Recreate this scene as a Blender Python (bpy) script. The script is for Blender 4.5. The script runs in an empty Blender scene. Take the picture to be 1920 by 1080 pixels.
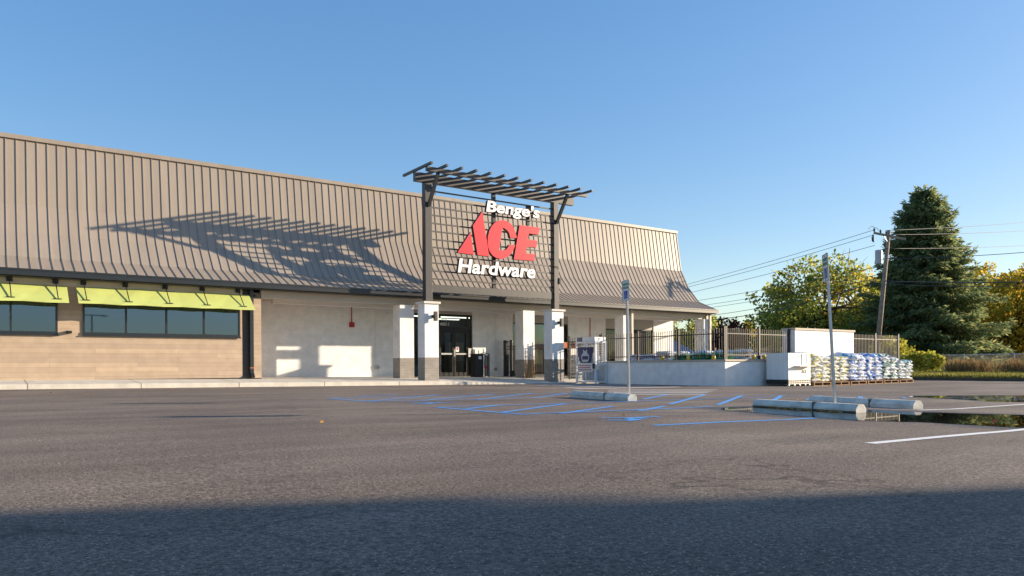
import bpy, bmesh, math, random
import numpy as np
from mathutils import Vector, Matrix
R = math.radians
random.seed(7); rng = np.random.default_rng(11)
scene = bpy.context.scene
COL = scene.collection

# ------------------------------------------------------------------ camera model (used to read positions off known planes)
F = 1387.; TH = math.atan(980 / 1387.); SN, CN = math.sin(TH), math.cos(TH)
CX, CY, ROLL, EYE = 960., 687.2, .0062, .57
def _d(px, py):
    a, b = px - CX, CY - py
    c, s = math.cos(ROLL), math.sin(ROLL)
    u, v = (a * c + b * s) / F, (-a * s + b * c) / F
    return SN + u * CN, CN - u * SN, v
def onY(px, py, Y):
    x, y, z = _d(px, py); t = Y / y
    return Vector((x * t, Y, EYE + z * t))
def onX(px, py, X):
    x, y, z = _d(px, py); t = X / x
    return Vector((X, y * t, EYE + z * t))
def onG(px, py, off=0.):
    x, y, z = _d(px, py); t = (EYE - off) / (-z - .01 * x)
    return Vector((x * t, y * t, EYE + z * t))
def aX(px, Y): return onY(px, 600, Y).x

def gz(x, y=0):                       # parking lot falls one per cent to the right
    return -.01 * min(max(x, -60), 27)
def fz(x, y):                         # sidewalk and porch slab
    h = .15 + .0385 * (y - 25.8) if y < 28.3 else .246 + .0145 * (y - 28.3)
    return gz(x) + min(h, .30)

# ------------------------------------------------------------------ helpers
class MB:
    def __init__(s): s.v = []; s.f = []; s.m = []
    def add(s, vs, fs, mi=0):
        o = len(s.v); s.v += [tuple(p) for p in vs]
        for f in fs: s.f.append(tuple(i + o for i in f)); s.m.append(mi)
        return s
    def box(s, x0, x1, y0, y1, z0, z1, mi=0):
        return s.hexa([(x0,y0,z0),(x1,y0,z0),(x1,y1,z0),(x0,y1,z0),(x0,y0,z1),(x1,y0,z1),(x1,y1,z1),(x0,y1,z1)], mi)
    def hexa(s, p, mi=0):
        return s.add(p, [(0,3,2,1),(4,5,6,7),(0,1,5,4),(1,2,6,5),(2,3,7,6),(3,0,4,7)], mi)
    def bar(s, a, b, w, h, mi=0, up=(0,0,1)):      # square bar between two points
        a, b = Vector(a), Vector(b); d = (b - a).normalized(); up = Vector(up)
        if abs(d.dot(up)) > .98: up = Vector((0,1,0))
        r = d.cross(up).normalized(); u = r.cross(d)
        p = []
        for q in (a, b):
            p += [q - r*w/2 - u*h/2, q + r*w/2 - u*h/2, q + r*w/2 + u*h/2, q - r*w/2 + u*h/2]
        return s.add(p, [(0,1,2,3),(7,6,5,4),(0,4,5,1),(1,5,6,2),(2,6,7,3),(3,7,4,0)], mi)
    def tube(s, pts, rad, n=8, mi=0, cap=True):
        pts = [Vector(p) for p in pts]
        rad = rad if isinstance(rad, (list, tuple)) else [rad] * len(pts)
        o = len(s.v); k = len(pts)
        for i, p in enumerate(pts):
            d = (pts[min(i+1,k-1)] - pts[max(i-1,0)]).normalized()
            up = Vector((0,0,1)) if abs(d.z) < .9 else Vector((0,1,0))
            r = d.cross(up).normalized(); u = r.cross(d)
            for j in range(n):
                a = 2 * math.pi * j / n
                s.v.append(tuple(p + (r * math.cos(a) + u * math.sin(a)) * rad[i]))
        for i in range(k - 1):
            for j in range(n):
                a, b = o + i*n + j, o + i*n + (j+1) % n
                s.f.append((a, b, b + n, a + n)); s.m.append(mi)
        if cap:
            s.f.append(tuple(o + j for j in reversed(range(n)))); s.m.append(mi)
            s.f.append(tuple(o + (k-1)*n + j for j in range(n))); s.m.append(mi)
        return s
    def prism(s, poly, d, mi=0, side=None):        # polygon (3-D points) extruded along vector d
        n = len(poly); d = Vector(d); a = [Vector(p) for p in poly]; b = [p + d for p in a]
        o = len(s.v); s.v += [tuple(p) for p in a + b]
        s.f.append(tuple(o + i for i in range(n))); s.m.append(mi)
        s.f.append(tuple(o + n + i for i in reversed(range(n)))); s.m.append(mi if side is None else side)
        for i in range(n):
            j = (i + 1) % n
            s.f.append((o + j, o + i, o + n + i, o + n + j)); s.m.append(mi if side is None else side)
        return s
    def quad(s, a, b, c, d, mi=0): return s.add([a,b,c,d], [(0,1,2,3)], mi)
    def build(s, name, mats, parent=None, smooth=False, bevel=0, fixn=False):
        me = bpy.data.meshes.new(name)
        off = Vector((0,0,0))
        if parent is not None:
            q = parent
            while q is not None: off = off + q.location; q = q.parent
        me.from_pydata([(x-off.x, y-off.y, z-off.z) for x,y,z in s.v], [], s.f)
        mats = mats if isinstance(mats, (list, tuple)) else [mats]
        for m in mats: me.materials.append(m)
        me.polygons.foreach_set('material_index', s.m)
        if smooth: me.polygons.foreach_set('use_smooth', [True] * len(s.f))
        me.update()
        if fixn:
            bm = bmesh.new(); bm.from_mesh(me); bmesh.ops.recalc_face_normals(bm, faces=bm.faces); bm.to_mesh(me); bm.free()
        o = bpy.data.objects.new(name, me); COL.objects.link(o)
        if parent is not None: o.parent = parent
        if bevel:
            b = o.modifiers.new('bevel', 'BEVEL'); b.width = bevel; b.segments = 2; b.limit_method = 'ANGLE'; b.angle_limit = R(40)
        return o
def tag(o, label, cat, group=None):
    o['label'] = label; o['category'] = cat
    if group: o['group'] = group
    return o
def struct(o, label=None, kind='structure'):
    o['kind'] = kind
    if label: o['label'] = label
    return o
def thing(name, loc, label, cat, group=None):
    o = bpy.data.objects.new(name, None); COL.objects.link(o); o.location = loc; o.empty_display_size = .2
    return tag(o, label, cat, group)
def copy_tree(o, parent=None):
    c = o.copy(); COL.objects.link(c); c.parent = parent
    for ch in o.children: copy_tree(ch, c)
    return c

# ------------------------------------------------------------------ materials
def mat(name, col=(.5,.5,.5), rough=.6, metal=0., spec=.5, noise=0., nscale=6., bump=0., bscale=60., col2=None, coat=0., lo=.3, hi=.7, nmap=None):
    m = bpy.data.materials.new(name); m.use_nodes = True
    nt = m.node_tree; b = nt.nodes['Principled BSDF']
    b.inputs['Base Color'].default_value = (*col, 1); b.inputs['Roughness'].default_value = rough
    b.inputs['Metallic'].default_value = metal; b.inputs['Specular IOR Level'].default_value = spec
    if coat: b.inputs['Coat Weight'].default_value = coat
    g = nt.nodes.new('ShaderNodeNewGeometry')
    if noise or col2:
        n = nt.nodes.new('ShaderNodeTexNoise'); n.inputs['Scale'].default_value = nscale; n.inputs['Detail'].default_value = 6; n.inputs['Roughness'].default_value = .65
        if nmap:
            mp = nt.nodes.new('ShaderNodeMapping'); mp.inputs['Scale'].default_value = nmap; nt.links.new(g.outputs['Position'], mp.inputs[0]); nt.links.new(mp.outputs[0], n.inputs['Vector'])
        else: nt.links.new(g.outputs['Position'], n.inputs['Vector'])
        r = nt.nodes.new('ShaderNodeMapRange'); r.inputs[1].default_value = lo; r.inputs[2].default_value = hi
        nt.links.new(n.outputs['Fac'], r.inputs[0])
        mx = nt.nodes.new('ShaderNodeMix'); mx.data_type = 'RGBA'
        c2 = col2 or tuple(c * (1 - noise) for c in col)
        c1 = col if col2 else tuple(min(1, c * (1 + noise * .5)) for c in col)
        mx.inputs[6].default_value = (*c1, 1); mx.inputs[7].default_value = (*c2, 1)
        nt.links.new(r.outputs[0], mx.inputs[0]); nt.links.new(mx.outputs[2], b.inputs['Base Color'])
    if bump:
        n2 = nt.nodes.new('ShaderNodeTexNoise'); n2.inputs['Scale'].default_value = bscale; n2.inputs['Detail'].default_value = 5
        nt.links.new(g.outputs['Position'], n2.inputs['Vector'])
        bp = nt.nodes.new('ShaderNodeBump'); bp.inputs['Strength'].default_value = bump; bp.inputs['Distance'].default_value = .02
        nt.links.new(n2.outputs['Fac'], bp.inputs['Height']); nt.links.new(bp.outputs['Normal'], b.inputs['Normal'])
    return m
def brick_mat(name, c1, c2, mortar, bw=.203, rh=.068, ms=.01, rough=.6, bump=.5, grad=None, noise=.12):
    m = mat(name, c1, rough, spec=.3); nt = m.node_tree; b = nt.nodes['Principled BSDF']
    g = nt.nodes.new('ShaderNodeNewGeometry'); sp = nt.nodes.new('ShaderNodeSeparateXYZ'); nt.links.new(g.outputs['Position'], sp.inputs[0])
    ad = nt.nodes.new('ShaderNodeMath'); ad.operation = 'ADD'; nt.links.new(sp.outputs[0], ad.inputs[0]); nt.links.new(sp.outputs[1], ad.inputs[1])
    cb = nt.nodes.new('ShaderNodeCombineXYZ'); nt.links.new(ad.outputs[0], cb.inputs[0]); nt.links.new(sp.outputs[2], cb.inputs[1])
    t = nt.nodes.new('ShaderNodeTexBrick'); nt.links.new(cb.outputs[0], t.inputs['Vector'])
    t.inputs['Color1'].default_value = (*c1, 1); t.inputs['Color2'].default_value = (*c2, 1); t.inputs['Mortar'].default_value = (*mortar, 1)
    t.inputs['Scale'].default_value = 1; t.inputs['Mortar Size'].default_value = ms; t.inputs['Mortar Smooth'].default_value = .3
    t.inputs['Brick Width'].default_value = bw; t.inputs['Row Height'].default_value = rh; t.inputs['Bias'].default_value = 0
    n = nt.nodes.new('ShaderNodeTexNoise'); n.inputs['Scale'].default_value = 3; n.inputs['Detail'].default_value = 6; nt.links.new(g.outputs['Position'], n.inputs['Vector'])
    r = nt.nodes.new('ShaderNodeMapRange'); r.inputs[1].default_value = .3; r.inputs[2].default_value = .7; r.inputs[3].default_value = 1 - noise; r.inputs[4].default_value = 1 + noise * .4
    nt.links.new(n.outputs['Fac'], r.inputs[0])
    mx = nt.nodes.new('ShaderNodeMix'); mx.data_type = 'RGBA'; mx.blend_type = 'MULTIPLY'; mx.inputs[0].default_value = 1
    nt.links.new(t.outputs['Color'], mx.inputs[6]); nt.links.new(r.outputs[0], mx.inputs[7]); nt.links.new(mx.outputs[2], b.inputs['Base Color'])
    bp = nt.nodes.new('ShaderNodeBump'); bp.inputs['Strength'].default_value = bump; bp.inputs['Distance'].default_value = .006; bp.invert = True
    nt.links.new(t.outputs['Fac'], bp.inputs['Height']); nt.links.new(bp.outputs['Normal'], b.inputs['Normal'])
    return m

M = {}
M['white_brick'] = brick_mat('white_brick', (.87,.865,.85), (.84,.835,.825), (.80,.795,.785))
M['wall_white'] = brick_mat('wall_white', (.87,.865,.85), (.84,.835,.82), (.79,.785,.775), rh=.10, bw=.3)
M['tan_brick'] = brick_mat('tan_brick', (.30,.27,.235), (.25,.225,.20), (.36,.34,.30), bump=.8, noise=.2)
M['siding'] = brick_mat('siding', (.475,.365,.265), (.385,.30,.225), (.24,.185,.14), bw=2.6, rh=.158, ms=.0035, bump=.4, noise=.12)
M['roof'] = mat('roof', (.315,.268,.218), .42, spec=.55, noise=.13, nscale=1.0, nmap=(2.4,.25,.25), bump=.05, bscale=2.2)
M['fascia'] = mat('fascia', (.55,.47,.37), .5, spec=.4, noise=.06, nscale=2)
M['gutter'] = mat('gutter', (.013,.016,.020), .36, spec=.7, noise=.15)
M['steel'] = mat('steel', (.042,.040,.040), .46, spec=.6, noise=.2, nscale=4)
M['black_metal'] = mat('black_metal', (.018,.018,.02), .4, spec=.5)
M['fence'] = mat('fence', (.022,.021,.020), .5, spec=.4)
M['concrete'] = mat('concrete', (.62,.585,.51), .85, noise=.22, nscale=2.2, bump=.25, bscale=40)
M['stop'] = mat('stop', (.66,.63,.56), .85, noise=.35, nscale=5, bump=.4, bscale=45)
M['stop_base_shade'] = mat('stop_base_shade', (.07,.065,.055), .5, noise=.4, nscale=9)  # shaded bottom of the stop, painted in as dark wet concrete
M['cap'] = mat('cap', (.66,.62,.55), .8, noise=.12, nscale=8, bump=.2)
M['coping'] = mat('coping', (.52,.45,.36), .8, noise=.15, nscale=6, bump=.2)
M['soffit'] = mat('soffit', (.44,.41,.37), .7)
M['white_trim'] = mat('white_trim', (.78,.76,.71), .5)
M['lime'] = mat('lime', (.50,.56,.175), .75, spec=.25, noise=.08, nscale=3)
M['red'] = mat('red', (.70,.028,.045), .4, spec=.4)
M['white_face'] = mat('white_face', (.86,.86,.85), .4)
M['return'] = mat('return', (.012,.012,.014), .4)
M['red_paint'] = mat('red_paint', (.42,.02,.02), .45)
M['grey_metal'] = mat('grey_metal', (.42,.42,.41), .45, metal=.7, noise=.15)
M['galv'] = mat('galv', (.58,.58,.57), .42, metal=.75, noise=.2, nscale=12)
M['white_plastic'] = mat('white_plastic', (.80,.80,.79), .4)
M['white_wire'] = mat('white_wire', (.75,.76,.77), .4)
M['sign_white'] = mat('sign_white', (.72,.73,.72), .45)
M['sign_green'] = mat('sign_green', (.02,.22,.12), .45)
M['sign_blue'] = mat('sign_blue', (.012,.05,.36), .4)
M['navy'] = mat('navy', (.018,.03,.10), .4)
M['poster_grey'] = mat('poster_grey', (.48,.52,.58), .4)
M['poster_red'] = mat('poster_red', (.45,.04,.05), .5)
M['tank'] = mat('tank', (.45,.50,.58), .4, noise=.2)
M['pallet_wood'] = mat('pallet_wood', (.33,.19,.10), .85, noise=.35, nscale=9)
M['old_wood'] = mat('old_wood', (.30,.235,.18), .9, noise=.4, nscale=5, bump=.5, bscale=18)
M['terracotta'] = mat('terracotta', (.38,.12,.05), .8, noise=.2)
M['trash_tan'] = mat('trash_tan', (.30,.27,.22), .6)
M['blue_paint'] = mat('blue_paint', (.085,.36,.80), .7, spec=.3, col2=(.15,.20,.27), nscale=16, lo=.46, hi=.78)
M['white_paint'] = mat('white_paint', (.82,.81,.78), .75, spec=.3, col2=(.24,.22,.20), nscale=16, lo=.55, hi=.9)
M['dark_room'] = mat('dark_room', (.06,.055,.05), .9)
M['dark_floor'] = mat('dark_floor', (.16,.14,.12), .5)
M['house_wall'] = mat('house_wall', (.42,.40,.37), .8, noise=.15)
M['shingle'] = mat('shingle', (.28,.21,.155), .9, noise=.3, nscale=4)
M['blue_roof'] = mat('blue_roof', (.20,.27,.42), .7, noise=.25, nscale=3)
M['dark_wood'] = mat('dark_wood', (.05,.045,.045), .9, noise=.3)
M['bark'] = mat('bark', (.10,.075,.055), .95, noise=.4, nscale=5, bump=.6, bscale=14)
M['dirt'] = mat('dirt', (.09,.075,.05), .95, noise=.4, nscale=2, bump=.5, bscale=8)
M['curb_old'] = mat('curb_old', (.16,.15,.14), .95, noise=.35, nscale=3)
M['wire'] = mat('wire', (.05,.055,.065), .6)

def emis(name, col, s):
    m = bpy.data.materials.new(name); m.use_nodes = True; nt = m.node_tree; nt.nodes.clear()
    e = nt.nodes.new('ShaderNodeEmission'); e.inputs[0].default_value = (*col,1); e.inputs[1].default_value = s
    o = nt.nodes.new('ShaderNodeOutputMaterial'); nt.links.new(e.outputs[0], o.inputs[0]); return m
M['tube_light'] = emis('tube_light', (1,.93,.8), 2.6)

def glass(name, tint, refl, rough=.02, refl_col=(.75,.9,1.)):
    m = bpy.data.materials.new(name); m.use_nodes = True; nt = m.node_tree; nt.nodes.clear()
    t = nt.nodes.new('ShaderNodeBsdfTransparent'); t.inputs[0].default_value = (*tint,1)
    g = nt.nodes.new('ShaderNodeBsdfGlossy'); g.inputs['Roughness'].default_value = rough; g.inputs['Color'].default_value = (*refl_col,1)
    fr = nt.nodes.new('ShaderNodeFresnel'); fr.inputs[0].default_value = refl
    mx = nt.nodes.new('ShaderNodeMixShader'); nt.links.new(fr.outputs[0], mx.inputs[0]); nt.links.new(t.outputs[0], mx.inputs[1]); nt.links.new(g.outputs[0], mx.inputs[2])
    o = nt.nodes.new('ShaderNodeOutputMaterial'); nt.links.new(mx.outputs[0], o.inputs[0]); return m
M['door_glass'] = glass('door_glass', (.55,.6,.58), 1.6)
M['window_glass'] = glass('window_glass', (.25,.31,.36), 3.0, refl_col=(.42,.56,.76))

def leaf_mat(name, ramp, transl=.35, rough=.6):
    m = bpy.data.materials.new(name); m.use_nodes = True; nt = m.node_tree; nt.nodes.clear()
    g = nt.nodes.new('ShaderNodeNewGeometry')
    r = nt.nodes.new('ShaderNodeValToRGB'); el = r.color_ramp.elements
    el[0].position, el[0].color = ramp[0][0], (*ramp[0][1],1)
    el[1].position, el[1].color = ramp[-1][0], (*ramp[-1][1],1)
    for p, c in ramp[1:-1]:
        e = el.new(p); e.color = (*c,1)
    nt.links.new(g.outputs['Random Per Island'], r.inputs[0])
    d = nt.nodes.new('ShaderNodeBsdfDiffuse'); t = nt.nodes.new('ShaderNodeBsdfTranslucent')
    nt.links.new(r.outputs[0], d.inputs[0]); nt.links.new(r.outputs[0], t.inputs[0])
    mx = nt.nodes.new('ShaderNodeMixShader'); mx.inputs[0].default_value = transl
    nt.links.new(d.outputs[0], mx.inputs[1]); nt.links.new(t.outputs[0], mx.inputs[2])
    o = nt.nodes.new('ShaderNodeOutputMaterial'); nt.links.new(mx.outputs[0], o.inputs[0]); return m
M['spruce_leaf'] = leaf_mat('spruce_leaf', [(0,(.08,.125,.07)),(.5,(.18,.235,.11)),(.85,(.33,.37,.15)),(1,(.44,.38,.15))], .5)
M['green_leaf'] = leaf_mat('green_leaf', [(0,(.14,.20,.06)),(.42,(.32,.38,.085)),(.74,(.52,.50,.09)),(.93,(.72,.56,.10)),(1,(.74,.46,.11))], .55)
M['yellow_leaf'] = leaf_mat('yellow_leaf', [(0,(.22,.21,.035)),(.4,(.48,.39,.05)),(.8,(.70,.52,.06)),(1,(.70,.42,.07))], .5)
M['red_leaf'] = leaf_mat('red_leaf', [(0,(.05,.03,.028)),(.6,(.11,.055,.042)),(.9,(.26,.085,.045)),(1,(.40,.13,.06))], .25)
M['vine_leaf'] = leaf_mat('vine_leaf', [(0,(.22,.26,.04)),(.5,(.50,.48,.07)),(1,(.70,.58,.11))], .4)
M['grass_blade'] = leaf_mat('grass_blade', [(0,(.13,.145,.035)),(.5,(.26,.255,.06)),(1,(.42,.35,.12))], .4)
M['dry_grass'] = leaf_mat('dry_grass', [(0,(.20,.12,.06)),(.4,(.36,.22,.10)),(.8,(.45,.31,.15)),(1,(.26,.26,.07))], .35)
M['litter'] = leaf_mat('litter', [(0,(.30,.13,.04)),(.5,(.42,.24,.07)),(1,(.5,.4,.25))], .2)

def asphalt():
    m = bpy.data.materials.new('asphalt'); m.use_nodes = True; nt = m.node_tree; b = nt.nodes['Principled BSDF']
    L = nt.links.new; N = nt.nodes.new
    g = N('ShaderNodeNewGeometry')
    def noise(sc, det=5, rough=.6, vec=None):
        n = N('ShaderNodeTexNoise'); n.inputs['Scale'].default_value = sc; n.inputs['Detail'].default_value = det; n.inputs['Roughness'].default_value = rough
        L(vec or g.outputs['Position'], n.inputs['Vector']); return n
    def ramp(src, a, b_, lo, hi):
        r = N('ShaderNodeMapRange'); r.inputs[1].default_value = a; r.inputs[2].default_value = b_; r.inputs[3].default_value = lo; r.inputs[4].default_value = hi
        L(src, r.inputs[0]); return r.outputs[0]
    def mul(a, b_):
        x = N('ShaderNodeMath'); x.operation = 'MULTIPLY'; L(a, x.inputs[0]); L(b_, x.inputs[1]); return x.outputs[0]
    mp = N('ShaderNodeMapping'); mp.inputs['Rotation'].default_value = (0,0,R(20)); mp.inputs['Scale'].default_value = (.22,1.,1); L(g.outputs['Position'], mp.inputs[0])
    big = ramp(noise(.22, 4).outputs['Fac'], .3, .7, .78, 1.2)
    mp3 = N('ShaderNodeMapping'); mp3.inputs['Rotation'].default_value = (0,0,R(-32)); mp3.inputs['Scale'].default_value = (.09,.8,1); L(g.outputs['Position'], mp3.inputs[0])
    mid = mul(ramp(noise(1.1, 5, .6, mp.outputs[0]).outputs['Fac'], .3, .7, .82, 1.16), ramp(noise(1.6, 4, .6, mp3.outputs[0]).outputs['Fac'], .35, .65, .85, 1.12))
    grit = ramp(noise(48, 4, .75).outputs['Fac'], .34, .66, .35, 1.65)
    fine = ramp(noise(170, 2, .7).outputs['Fac'], .34, .66, .5, 1.5)
    f = mul(mul(big, mid), mul(grit, fine))
    # pale stones showing in the binder, denser in worn patches
    v = N('ShaderNodeTexVoronoi'); v.inputs['Scale'].default_value = 70; L(g.outputs['Position'], v.inputs['Vector'])
    dist = N('ShaderNodeMath'); dist.operation = 'LESS_THAN'; dist.inputs[1].default_value = .30; L(v.outputs['Distance'], dist.inputs[0])
    sep = N('ShaderNodeSeparateColor'); L(v.outputs['Color'], sep.inputs[0])
    wear = ramp(noise(.55, 4).outputs['Fac'], .35, .72, .975, .72)
    gt = N('ShaderNodeMath'); gt.operation = 'GREATER_THAN'; L(sep.outputs[0], gt.inputs[0]); L(wear, gt.inputs[1])
    stone = mul(dist.outputs[0], gt.outputs[0])
    base = N('ShaderNodeMix'); base.data_type = 'RGBA'; base.inputs[6].default_value = (.172,.137,.113,1); base.inputs[7].default_value = (.212,.170,.132,1)
    L(ramp(noise(.35, 3).outputs['Fac'], .42, .66, 0, 1), base.inputs[0])
    mx = N('ShaderNodeMix'); mx.data_type = 'RGBA'; mx.blend_type = 'MULTIPLY'; mx.inputs[0].default_value = 1
    L(base.outputs[2], mx.inputs[6]); L(f, mx.inputs[7])
    mp2 = N('ShaderNodeMapping'); mp2.inputs['Scale'].default_value = (.16,.9,1); L(g.outputs['Position'], mp2.inputs[0])
    du = ramp(noise(.9, 6, .62, mp2.outputs[0]).outputs['Fac'], .60, .70, 0, .55)
    md = N('ShaderNodeMix'); md.data_type = 'RGBA'; md.inputs[7].default_value = (.24,.205,.165,1); L(du, md.inputs[0]); L(mx.outputs[2], md.inputs[6]); mx = md
    m2 = N('ShaderNodeMix'); m2.data_type = 'RGBA'; m2.inputs[7].default_value = (.42,.36,.28,1)
    L(stone, m2.inputs[0]); L(mx.outputs[2], m2.inputs[6])
    dv = N('ShaderNodeVectorMath'); dv.operation = 'ADD'; dn_ = noise(.8, 3); sc_ = N('ShaderNodeVectorMath'); sc_.operation = 'SCALE'; sc_.inputs['Scale'].default_value = 1.6
    L(dn_.outputs['Color'], sc_.inputs[0]); L(g.outputs['Position'], dv.inputs[0]); L(sc_.outputs[0], dv.inputs[1])
    vc = N('ShaderNodeTexVoronoi'); vc.feature = 'DISTANCE_TO_EDGE'; vc.inputs['Scale'].default_value = .17; L(dv.outputs[0], vc.inputs['Vector'])
    cr = ramp(vc.outputs['Distance'], .0012, .0042, 1, 0); crm = ramp(noise(.3, 3).outputs['Fac'], .46, .58, 0, .6); crk = mul(cr, crm)
    wt = N('ShaderNodeAttribute'); wt.attribute_name = 'wet'
    wn = ramp(noise(4, 4).outputs['Fac'], .3, .7, .55, 1.25); wet = mul(wt.outputs['Fac'], wn)
    def darken(col, fac, amt):
        q = N('ShaderNodeMix'); q.data_type = 'RGBA'; q.inputs[7].default_value = (.03,.027,.026,1); a_ = N('ShaderNodeMath'); a_.operation = 'MULTIPLY'; a_.use_clamp = True; a_.inputs[1].default_value = amt
        L(fac, a_.inputs[0]); L(a_.outputs[0], q.inputs[0]); L(col, q.inputs[6]); return q.outputs[2]
    final = darken(darken(m2.outputs[2], crk, 1.), wet, .72)
    L(final, b.inputs['Base Color'])
    rr_ = ramp(wet, 0, 1, .84, .45); L(rr_, b.inputs['Roughness']); b.inputs['Specular IOR Level'].default_value = .3
    bp = N('ShaderNodeBump'); bp.inputs['Strength'].default_value = .8; bp.inputs['Distance'].default_value = .012
    L(noise(55, 5, .75).outputs['Fac'], bp.inputs['Height']); L(bp.outputs['Normal'], b.inputs['Normal'])
    return m
M['asphalt'] = asphalt()
def water():
    m = bpy.data.materials.new('water'); m.use_nodes = True; nt = m.node_tree; b = nt.nodes['Principled BSDF']
    b.inputs['Base Color'].default_value = (.012,.011,.010,1); b.inputs['Roughness'].default_value = .015; b.inputs['Specular IOR Level'].default_value = .5; b.inputs['IOR'].default_value = 1.2
    return m
M['water'] = water()
def mesh_fence():
    m = bpy.data.materials.new('chain_mesh'); m.use_nodes = True; nt = m.node_tree; nt.nodes.clear()
    return m

# ------------------------------------------------------------------ ground
POND = [(9.0,7.3),(9.4,7.45),(9.8,7.3),(10.2,6.9),(10.35,6.2),(10.3,5.5),(10.5,4.7),(10.9,3.6),(11.4,2.4),(11.2,1.2),(10,1.1),(9.2,2.2),(8.72,3.1),(8.62,3.6),(8.68,4.1),(8.36,4.8),(8.45,5.6),(8.62,6.3),(8.75,6.9)]
POND2 = [(17.5,8.75),(18.6,8.1),(19.6,7.3),(20.5,6.0),(20.2,4.8),(18.6,4.9),(16.6,5.75),(16.3,6.5),(16.7,7.2),(17.0,8.0)]
WZ, WZ2 = -.0885, -.1775
def inside(p, poly):
    x, y = p; r = False; n = len(poly)
    for i in range(n):
        (x0,y0),(x1,y1) = poly[i], poly[(i+1)%n]
        if (y0 > y) != (y1 > y) and x < (x1-x0)*(y-y0)/(y1-y0)+x0: r = not r
    return r
def pdist(p, poly):
    best = 9.
    for i in range(len(poly)):
        a, b = Vector(poly[i]), Vector(poly[(i+1)%len(poly)]); q = Vector(p); d = b-a
        t = max(0, min(1, (q-a).dot(d)/d.length_squared)); best = min(best, (a+d*t-q).length)
    return best
def ground_z(x, y):
    z = gz(x)
    for poly, wz in ((POND, WZ), (POND2, WZ2)):
        if 6 < x < 22.5 and -1 < y < 11:
            d = pdist((x,y), poly); s = -d if inside((x,y), poly) else d
            if s < 1.6:
                w = max(0, min(1, (1.6 - s) / 1.5)); w = w*w*(3-2*w); z = z*(1-w) + (wz-.001)*w
                w = max(0, min(1, (.02 - s) / .12)); w = w*w*(3-2*w); z -= .02*w
    return z
xs = sorted(set([-600,-300,-150,-80,-60] + list(range(-50,8,2)) + [round(6+.1*i,2) for i in range(65)] + [round(12.5+.25*i,2) for i in range(14)] + [round(16+.2*i,2) for i in range(30)] + list(range(22,28)) + [30,36,45,60,90,150,300,600]))
ys = sorted(set([-600,-300,-150,-80,-40,-20,-10,-4,-2,-1] + [round(.1*i,2) for i in range(0,94)] + list(range(10,34)) + [40,60,100,200,400,900]))
g = MB()
for y in ys:
    for x in xs: g.v.append((x, y, ground_z(x, y)))
W = len(xs)
for j in range(len(ys)-1):
    for i in range(W-1):
        a = j*W+i; g.f.append((a, a+1, a+W+1, a+W)); g.m.append(0)
go = g.build('ground', M['asphalt'], smooth=True); struct(go, 'asphalt parking lot')
wa = go.data.attributes.new('wet','FLOAT','POINT')
def wetness(x, y):
    if not (5.5 < x < 23 and -1.5 < y < 11.5): return 0.
    w = 0.
    for poly in (POND, POND2):
        d = 0 if inside((x,y),poly) else pdist((x,y),poly)
        w = max(w, max(0., 1-d/(.38+.18*math.sin(3.1*x+2.3*y))))
    return min(1., w*1.3)
wa.data.foreach_set('value', [wetness(v[0], v[1]) for v in g.v])
def pond(poly, z, name, label):
    p = MB()
    cx = sum(a for a,_ in poly)/len(poly); cy = sum(b for _,b in poly)/len(poly)
    pts = []
    n = len(poly)
    for i in range(n):
        p0,p1,p2,p3 = [Vector(poly[(i+k-1)%n]) for k in range(4)]
        for t in np.linspace(0,1,8,endpoint=False):
            q = .5*((2*p1)+(-p0+p2)*t+(2*p0-5*p1+4*p2-p3)*t*t+(-p0+3*p1-3*p2+p3)*t**3)
            nr = Vector((q.x-cx, q.y-cy)).normalized()
            q = q + nr * random.uniform(-.035,.035)
            pts.append((q.x,q.y,z))
    p.add(pts, [tuple(range(len(pts)))]); struct(p.build(name, M['water']), label)
pond(POND, WZ, 'puddle_water', 'shallow puddle between and behind the wheel stops')
pond(POND2, WZ2, 'puddle_water', 'thin puddle further back at the right')

# painted lines
def gp(v, h=.004): return (v[0], v[1], ground_z(v[0], v[1]) + h)
def stripe(mb, a, b, w=.1, h=.004):
    a, b = Vector((a[0],a[1])), Vector((b[0],b[1])); d = (b-a); n = Vector((-d.y,d.x)).normalized()*w/2
    k = max(1, int(d.length/.5))
    for i in range(k):
        p, q = a+d*(i/k), a+d*((i+1)/k)
        mb.quad(gp(p-n,h), gp(q-n,h), gp(q+n,h), gp(p+n,h))
bl = MB()
def zone(mb, y0, y1, x1, hatch):
    stripe(mb, (5.61,y0), (5.61+.1,y1), .1) if False else None
# accessible aisles: outlines along X, hatching across
for (ya, yb, xe) in ((14.5, 12.55, 14.3), (10.02, 7.8, 14.6)):
    stripe(bl, (5.66,ya), (5.66,yb), .1)
    stripe(bl, (5.61,ya), (xe if ya < 11 else 13.2,ya), .1, .0048)
    stripe(bl, (5.61,yb), (9.4,yb), .1, .0048)
for a, b in (((668,744),(745,740)),((690,753),(820,741)),((790,751.5),(925,739)),((895,749.5),(1000,737.5)),((1000,746.5),(1063,738)),
             ((873,767.5),(940,759.5)),((940,774),(1060,757.5)),((1052,776),(1150,762)),((1198,770.5),(1245,762)),
             ((1205,749),(1252,740)),((1255,758.5),(1322,740.3)),((1345,760),(1391,741.8)),((1449,752),(1465,742)),((1514,750),(1537,742.5)),((1622,757),(1612,743.5)),((1700,747),(1692,744.8))):
    stripe(bl, onG(*a), onG(*b), .1, .0056)
stripe(bl, (5.66,5.45), (8.3,5.28), .1)
stripe(bl, (13.9,12.35), (17.2,8.2), .07)
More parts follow.
